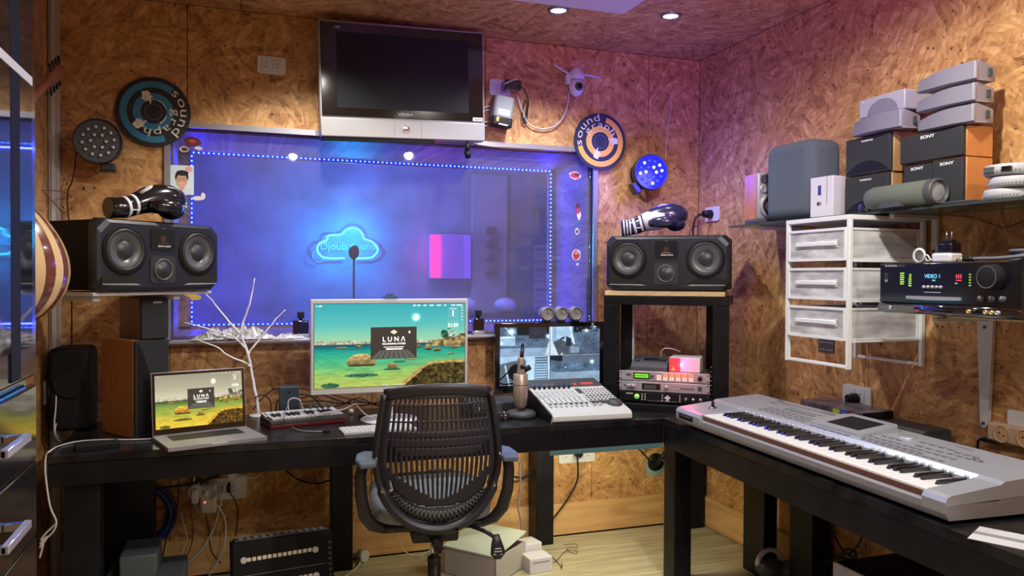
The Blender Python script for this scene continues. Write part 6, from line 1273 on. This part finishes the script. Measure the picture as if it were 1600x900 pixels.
# lower crescent with its lattice
g = G(); ic = g.mi('chair_frame'); pr_ = None
for k in range(31):
    a = math.radians(200+140*k/30); x = .2*math.cos(a); z = .66+.17*math.sin(a)
    x2, z2 = .165*math.cos(a), .665+.125*math.sin(a); cur = g.vs([(x, ybk(x, z)+.012, z), (x2, ybk(x2, z2)+.018, z2)])
    if pr_: g.fc([pr_[0], pr_[1], cur[1], cur[0]], ic, True)
    pr_ = cur
g.ob('lumbar_crescent', chh, solid=.004)
mat('lattice', (.22, .22, .24), .5); g = G()
for k in range(26):
    a = math.radians(205+130*k/25); b_ = math.radians(205+130*(k+1)/25)
    for (q, r) in ((a, b_), (b_, a)):
        x, z = .198*math.cos(q), .66+.166*math.sin(q); x2, z2 = .170*math.cos(r), .664+.131*math.sin(r); g.loft([(x, ybk(x, z)+.007, z), (x2, ybk(x2, z2)+.012, z2)], .0013, 'lattice', 4)
g.ob('lattice', chh)
# seat
g = G(); pr_ = None; sec = [(-.20, .17, .0), (-.17, .215, .5), (-.08, .235, .9), (.05, .24, 1), (.18, .235, 1), (.26, .215, .8), (.295, .17, .3), (.30, .12, .0)]
i = g.mi('seat_fabric'); n = 24
for y_, h_, th_ in sec:
    cur = g.vs([(h_*math.copysign(abs(math.cos(2*PI*q/n))**.55, math.cos(2*PI*q/n)), .24+y_, .50+(.028+.032*th_)*math.copysign(abs(math.sin(2*PI*q/n))**.6, math.sin(2*PI*q/n))) for q in range(n)])
    if pr_:
        for q in range(n): g.fc([pr_[q], pr_[(q+1) % n], cur[(q+1) % n], cur[q]], i, True)
    else: g.fc(cur[::-1], i)
    pr_ = cur
g.fc(pr_, i); g.ob('seat', chh)
g = G(); g.box(-.19, .19, .08, .42, .425, .455, 'chair_black', .012); g.box(-.09, .09, .06, .30, .385, .43, 'chair_black', .01); g.ob('seat_pan', chh)
for s in (-1, 1):
    g = G(); g.prism([(s*(.262+a), b) for a, b in ((-.028, -.07), (.03, -.08), (.045, .0), (.038, .09), (.010, .13), (-.03, .12), (-.04, .03))][::s], .715, .738, 'arm_pad'); o = g.ob('armrest_pad', chh); md = o.modifiers.new('bevel', 'BEVEL'); md.width = .009; md.segments = 3
    g = G(); g.loft([(s*.275, .04, .713), (s*.285, .05, .66), (s*.282, .06, .58), (s*.265, .08, .50), (s*.235, .10, .455), (s*.19, .12, .435), (s*.05, .16, .42)], [(.018, .022), (.016, .022), (.015, .024), (.016, .026), (.016, .026), (.015, .026), (.012, .024)], 'chair_black', 10); g.ob('armrest_support', chh)
g = G()
for s in (-1, 1):
    for z in (.62, .74): x = s*(hw_(z)-.0); g.sph((x, ybk(x, z)-.028, z), .0055, 'chrome', 10, 6)
g.ob('bolt', chh)
g = G(); g.loft([(0, .12, .415), (0, .04, .42), (0, .0, .445), (0, .0, .47)], [(.02, .06), (.02, .07), (.018, .09), (.014, .10)], 'chair_black', 14, up=(0, 0, 1)); g.ob('back_bracket', chh)
g = G(); g.cyl((0, .10, .30), (0, .10, .42), .014, 'chrome'); g.cyl((0, .10, .10), (0, .10, .31), .026, 'chair_black'); g.lathe([(.027, .30), (.027, .318), (.018, .322), (0, .322)], 'chair_black', 20, (0, .10, 0)); g.ob('gas_column', chh)
for k in range(5):
    a = 2*PI*k/5+.3; g = G(); g.loft([(0, .1, .10), (.15*math.cos(a), .1+.15*math.sin(a), .09), (.29*math.cos(a), .1+.29*math.sin(a), .065)], [(.03, .02), (.022, .018), (.015, .012)], 'chair_black', 10); lg = g.ob('leg', chh)
    g = G(); c_ = Vector((.29*math.cos(a), .1+.29*math.sin(a), .028)); g.cyl(c_+Vector((-.02, 0, 0)), c_+Vector((.02, 0, 0)), .0275, 'black', n=18); g.ob('caster', lg)
g = G(); g.tube([(.10, .12, .44), (.18, .03, .43), (.222, -.01, .41)], .008, 'chair_black', 8, 3); g.loft([(.222, -.01, .425), (.224, -.014, .39), (.228, -.02, .355), (.228, -.022, .335)], [(.012, .006), (.022, .009), (.03, .011), (.012, .006)], 'chair_black', 16, up=(0, 1, 0)); g.ob('height_lever', chh)
g = G()
for q, wd in ((0, .024), (1, .03), (2, .034)): g.box(.226-wd/2, .226+wd/2, -.030, -.0285, .375-q*.011, .379-q*.011, 'light_grey')
g.ob('lever_print', chh)

# ================================================================ FLOOR AND UNDER-DESK THINGS
mat('card_green', (.52, .58, .50), .65); mat('card_side', (.38, .36, .33), .7); mat('dark_in', (.15, .02, .02), .7)
cbx = thing('carton', 'pale green cardboard box with tilted open lid on the floor', 'box', (1.115, 3.34, 0), rz=40)
g = G(); w_, d_, h_ = .27, .29, .125
for x0, x1, y0, y1 in ((0, w_, 0, .006), (0, w_, d_-.006, d_), (0, .006, 0, d_), (w_-.006, w_, 0, d_)): g.box(x0, x1, y0, y1, 0, h_, 'card_side')
g.box(0, w_, 0, d_, 0, .006, 'card_side'); g.box(.02, w_-.02, .02, d_-.02, .006, .08, 'dark_in'); g.ob('tray', cbx)
g = G(); g.M = T(0, 0, h_+.002) @ RY(-9); g.box(-.004, w_+.004, -.004, d_+.004, 0, .008, 'card_green', .001, 1); g.ob('lid', cbx)
cbx.location = (1.095, 3.37, 0)
for k, (x, y, z, lb, rz_) in enumerate(((1.335, 3.62, 0, 'larger white small box behind green carton on the floor', 12), (1.345, 3.50, 0, 'smaller white box standing in front of the other white box', 5))):
    g = G(); g.box(-.06, .06, -.05, .05, 0, .10 if k == 0 else .072, 'card_white', .003); g.box(-.045, .045, -.051, -.0502, .05, .056, 'grey'); tag(g.ob('small_box'), lb, 'box', loc=(x, y, z), rz=rz_)
cable('thin_cable', 'thin dark cable curling on the floor right of white boxes', [WZ(.005, *p) for p in ((806, 881), (825, 875), (840, 866), (850, 862), (862, 869), (876, 884), (878, 888), (878, 879))], .002, 'dark_grey')
cable('thin_cable', 'reddish thin cable tangled on floor in the desk opening', [WZ(.005, *p) for p in ((806, 881), (840, 882), (866, 879), (878, 866), (888, 859), (902, 862), (898, 865), (885, 858), (893, 855), (902, 857), (900, 850), (880, 851))], .0014, 'st_dark')
pf = thing('cable_plugs', 'clear plug and white plug lying on the floor by desk leg', 'plug', tuple(WZ(.0, 563, 876))); g = G(); g.cyl((0, 0, .03), (.02, -.03, .03), .028, 'light_grey', n=18); g.box(-.10, -.055, -.04, -.01, 0, .03, 'black', .005); g.box(-.12, -.085, -.05, -.02, 0, .035, 'white', .006); g.ob('plugs', pf); g = G(); g.tube([(0, -.02, .01), (-.03, -.10, .006), (-.10, -.20, .006), (-.16, -.30, .006)], .004, 'light_grey', 8, 4); g.ob('cord', pf)
cable('white_cable', 'white cable with plug coming down to floor under the chair', [WY(3.85, *p) for p in ((622, 832), (624, 845), (632, 861), (645, 868))]+[WZ(.008, *p) for p in ((655, 869), (662, 866), (680, 855))], .003, 'white')
cable('grey_cable', 'grey wavy cable hanging in front of the wall beside desk middle leg', [WY(3.78, *p) for p in ((805, 712), (812, 725), (813, 745), (812, 770), (809, 790), (813, 810), (815, 830), (814, 842))], .0045, mat('cord_violet', (.22, .2, .28), .5))
cable('black_cable', 'thick black cable loop under the desk right of chair', [WY(3.86, *p) for p in ((787, 700), (788, 720), (795, 738), (808, 746), (822, 744), (832, 735))], .006, 'black')
g = thing('black_plug', 'black round plug with cable in the long socket strip under desk', 'plug', tuple(WY(BY-.014, 901, 707))); q_ = G(); q_.cyl((0, 0, 0), (0, -.045, 0), .022, 'black', .019, 16); q_.ob('body', g); o1 = Vector(g.location)
q_ = G(); q_.tube([WY(3.87, *p)-o1 for p in ((902, 712), (903, 730), (902, 750), (893, 770), (880, 790), (866, 808), (856, 820))], .0048, 'black', 8, 4); q_.ob('cord', g)
# pipe sleeve with dark bundle
mat('teal_tape', (.25, .42, .42), .4); hl = thing('cable_sleeve', 'black cable bundle through teal rimmed round wall hole under desk', 'cable bundle', tuple(WY(BY, 1024, 722)))
g = G(); g.lathe([(0, .002), (.060, .002), (.062, 0)], 'teal_tape', 28, (0, 0, -.022), '-y'); g.lathe([(0, .006), (.050, .006), (.052, .0)], 'black', 28, (0, 0, 0), '-y'); g.ob('hole_cover', hl)
g = G(); g.loft([(-.01, -.02, -.01), (.015, -.04, .03), (.04, -.06, .07), (.07, -.07, .12)], [(.022, .02), (.018, .018), (.014, .014), (.014, .014)], 'black', 12); g.ob('bundle', hl)
g = G()
for q in range(5): g.box(.012+q*.011, .03+q*.011, -.064-.004*q, -.058-.004*q, .02+q*.018, .024+q*.018, 'teal_tape')
g.ob('tie_marks', hl); g = G(); g.tube([(-.03, -.01, .0), (-.07, -.02, .04), (-.12, -.02, .09)], .004, 'black', 6, 3); g.ob('thin_cable', hl)
# left under-desk plugs
def S5(px, py, y=3.86): return WY(y, px, py)
q0 = S5(326, 775, 3.87); a = thing('white_adapter', 'white plug adapter with red light under the desk', 'adapter', tuple(q0)); g = G(); g.box(-.035, .035, -.03, .03, -.075, .055, 'white', .01); g.ob('body', a); g = G(); g.lathe([(.028, .036), (.028, .04), (.022, .04), (.020, .032), (0, .032)], 'light_grey', 24, (.01, 0, .02), '-y'); g.ob('round_socket', a); g = G(); g.sph((-.015, -.031, -.02), .004, 'led_red2' if 'led_red2' in MATS else mat('led_red2', (.6, .1, .1), emis=(1, .15, .1), es=2), 8, 6); g.ob('status_light', a)
q0 = S5(306, 768, 3.86); a = thing('white_adapter', 'round white plug at the left end of the under desk socket', 'adapter', tuple(q0)); g = G(); g.cyl((0, .03, 0), (0, -.02, 0), .034, 'light_grey'); g.box(-.02, .012, -.05, -.018, -.045, .02, 'white', .008); g.ob('body', a)
q0 = S5(362, 741, 3.88); a = thing('white_adapter', 'small white box adapter just under the desk apron', 'adapter', tuple(q0)); g = G(); g.box(-.018, .024, -.02, .03, -.02, .045, 'white', .004); g.ob('body', a)
q0 = S5(357, 762, 3.90); a = thing('black_plug', 'slim black plug in the right end of the left under desk socket', 'plug', tuple(q0)); g = G(); g.box(-.008, .010, -.02, .015, -.02, .022, 'black', .004); g.ob('body', a)
for lb, pts, r, m in (('white cable hanging from adapter down to floor left of black case', ((330, 778), (335, 786), (345, 797), (352, 815), (352, 840), (346, 865), (335, 885), (326, 900)), .0045, 'white'),
                      ('white cable crossing in front of adapters and sweeping down left', ((361, 737), (350, 765), (343, 795), (334, 825), (318, 855), (298, 875), (282, 892), (276, 905)), .0042, 'white'),
                      ('short white cable loop between two plugs under the desk', ((305, 738), (302, 760), (303, 785), (312, 797), (322, 792), (330, 775)), .004, 'white'),
                      ('dark cable hanging left of the white plugs under the desk', ((279, 742), (279, 770), (275, 800), (262, 835), (254, 870)), .003, 'black'),
                      ('dark cable behind the white plugs running to the black case', ((313, 742), (315, 780), (325, 820), (330, 860), (345, 880)), .003, 'black'),
                      ('black cable from the slim plug curving down right', ((358, 768), (366, 780), (371, 795), (371, 815), (368, 838)), .003, 'black'),
                      ('thin pale cable wandering down the dim wall at left', ((282, 800), (290, 830), (292, 845), (284, 870), (288, 890), (290, 900)), .0024, 'light_grey'),
                      ('brown cable hanging down the dim wall at left', ((298, 745), (297, 790), (302, 830), (296, 860), (282, 885)), .0026, 'st_dark'),
                      ('white cable running sideways from adapter under the desk apron', ((368, 745), (380, 744), (395, 747), (408, 741)), .003, 'white'),
                      ('dark thick cable drooping under the desk left of the chair', ((447, 735), (462, 747), (480, 754), (500, 755), (515, 750)), .0045, 'black'),
                      ('black cord bundle running along under the desk far left', ((185, 762), (230, 765), (270, 760), (300, 755), (345, 742)), .006, 'black')):
    cable('hanging_cable', lb, [S5(*p) for p in pts], r, m)
mat('blue_hose', (.02, .04, .22), .4); hs = thing('blue_coil', 'dark blue coiled hose hanging on the wall under the desk', 'hose', tuple(WY(BY-.03, 218, 805)))
for k, (R_, dy) in enumerate(((.12, 0), (.132, .006), (.126, -.018), (.141, -.010))): g = G(); g.torus((.003*k, dy, 0), R_, .0095, 'blue_hose', 'y', 40, 8); g.ob('hose_turn', hs)
g = G(); g.cyl((-.0, .0, .13), (.0, .03, .15), .004, 'chrome'); g.ob('hook', hs)
bxl = thing('grey_case', 'dark grey stepped case on the floor under the desk at left', 'case', (-.52, 3.40, 0)); mat('case_grey', (.08, .10, .11), .55)
g = G(); g.box(0, .30, 0, .28, 0, .19, 'case_grey', .008); g.ob('lower_body', bxl); g = G(); g.box(.06, .20, .03, .25, .191, .285, 'case_grey', .008); g.ob('upper_body', bxl)
# black equipment case leaning under the desk, two rows of pale buttons
ec = thing('equipment_case', 'black ribbed case with two rows of pale square buttons at bottom', 'equipment', (-.028, 3.30, .0), rz=8, rx=-9)
w_ = .41
g = G(); g.box(0, w_, 0, .09, .005, .325, 'matte_black', .008); g.ob('body', ec); g = G(); g.box(.012, w_-.012, .01, .08, .325, .332, 'dark_grey', .002, 1)
for q in range(12): g.box(.03+q*.030, .048+q*.030, .02, .07, .332, .334, 'grey')
g.ob('ribbed_edge', ec)
for r in range(3):
    z = .245-r*.105; g = G()
    for q in range(13): g.box(.055+q*.0205, .0715+q*.0205, -.006, 0, z+q*.0002, z+.016+q*.0002, 'cream', .002, 1)
    g.ob('button_row', ec)
    for x in (.043, .333): g = G(); g.lathe([(.013, 0), (.013, .006), (.010, .007), (0, .005)], 'light_grey', 16, (x, 0, z+.008), '-y'); g.ob('screw_cap', ec)
g = G()
for q in range(10): g.box(w_-.022, w_-.010, -.003, 0, .07+q*.022, .082+q*.022, 'dark_grey')
for z in (.19, .085): g.box(.02, w_-.03, -.0015, 0, z, z+.0015, 'grey')
g.ob('side_marks', ec)
# under the side desk
sw_ = thing('rocker_switch', 'black power switch with glowing red rocker hanging under the side desk', 'switch', tuple(WX(2.40, 1272, 797))); mat('rocker_red', (.7, .02, .02), emis=(1, .05, .03), es=1.3)
g = G(); g.box(-.03, .02, -.035, .035, -.028, .028, 'black', .006); g.ob('housing', sw_); g = G(); g.box(-.035, -.028, -.012, .020, -.014, .014, 'rocker_red', .002); g.ob('red_rocker', sw_, label='glowing red rocker')
uw_ = lambda *p: WX(2.42, *p)
for lb, pts in (('black cord hanging from the red rocker switch', ((1264, 808), (1266, 830), (1272, 850), (1284, 868))), ('black cord hanging in a curve right of the rocker switch', ((1297, 800), (1300, 825), (1308, 845), (1318, 862))), ('black cord bending right under the side desk', ((1346, 822), (1346, 838), (1340, 852), (1328, 864)))):
    cable('hanging_cable', lb, [uw_(*p) for p in pts], .0048, 'black')
cable('knotted_cord', 'black knotted cord bundle above the dark box on the floor', [uw_(*p) for p in ((1300, 870), (1285, 866), (1276, 872), (1277, 881), (1290, 883), (1302, 876), (1312, 868), (1322, 859), (1333, 860), (1337, 868), (1330, 876), (1318, 872), (1300, 874), (1288, 880), (1320, 866), (1332, 872))], .0068, 'black')
mat('violet_side', (.45, .42, .6), .4)
pc_ = thing('desktop_computer', 'dark flat computer case with pale front under the side desk', 'computer', (1.98, 1.62, 0), rz=0)
g = G(); g.box(.003, .33, 0, .62, .02, .30, 'matte_black', .004, 1); g.ob('case', pc_)
sp_ = WZ(.30, 1303, 877); pc_.location = (sp_.x-.0, sp_.y-.62, 0)
g = G(); g.box(-.006, .003, .0, .62, .02, .302, 'violet_side', .003, 1); g.ob('front_panel', pc_)
for k, (px, py, lb, r) in enumerate(((1202, 892, 'dark round headphone cup lying on the floor by the desk panel', .07), (1248, 893, 'pale striped bag bundle on the floor under side desk', .10))):
    c0 = WZ(.04, px, py); t_ = thing('headphones' if k == 0 else 'fabric_bundle', lb, 'headphones' if k == 0 else 'bundle', (c0.x, c0.y, 0))
    g = G(); g.sph((0, 0, .055), (r, r*.8, .05), 'dark_grey' if k == 0 else 'blue_grey', 18, 10); g.ob('body', t_)
    g = G()
    if k == 0: g.torus((0, 0, .075), .065, .012, 'light_grey', 'y', 20, 8, 0, PI)
    else:
        for q in range(5): g.torus((-.06+.03*q, 0, .055), .05, .003, 'light_grey', 'x', 18, 5, .2, PI-.2)
    g.ob('band', t_)
# ================================================================ DOWNLIGHTS (the fixtures)
mat('lamp_face', (1, 1, 1), emis=(1, .95, .9), es=12); mat('lamp_ring', (.25, .25, .27), .35, .7)
words = ('bright downlight at the edge of the white ceiling panel', 'downlight with dark ring in the ceiling above blue stage light', 'ceiling downlight close to back wall left of the television', 'ceiling downlight between office chair and camera', 'ceiling downlight in front of the silver keyboard', 'ceiling downlight behind the camera at right', 'ceiling downlight behind the camera at left')
for (x, y, e_, c_, n_), lb in zip(DOWN, words):
    t_ = thing('downlight', lb, 'ceiling light', (x, y, CZ)); g = G(); g.lathe([(.036, -.001), (.036, -.010), (.044, -.012), (.050, -.008), (.052, -.001)], 'lamp_ring', 32); g.ob('ring', t_)
    g = G(); g.lathe([(0, -.006), (.035, -.006), (.035, -.002)], 'lamp_face', 24); g.ob('lamp_face', t_)
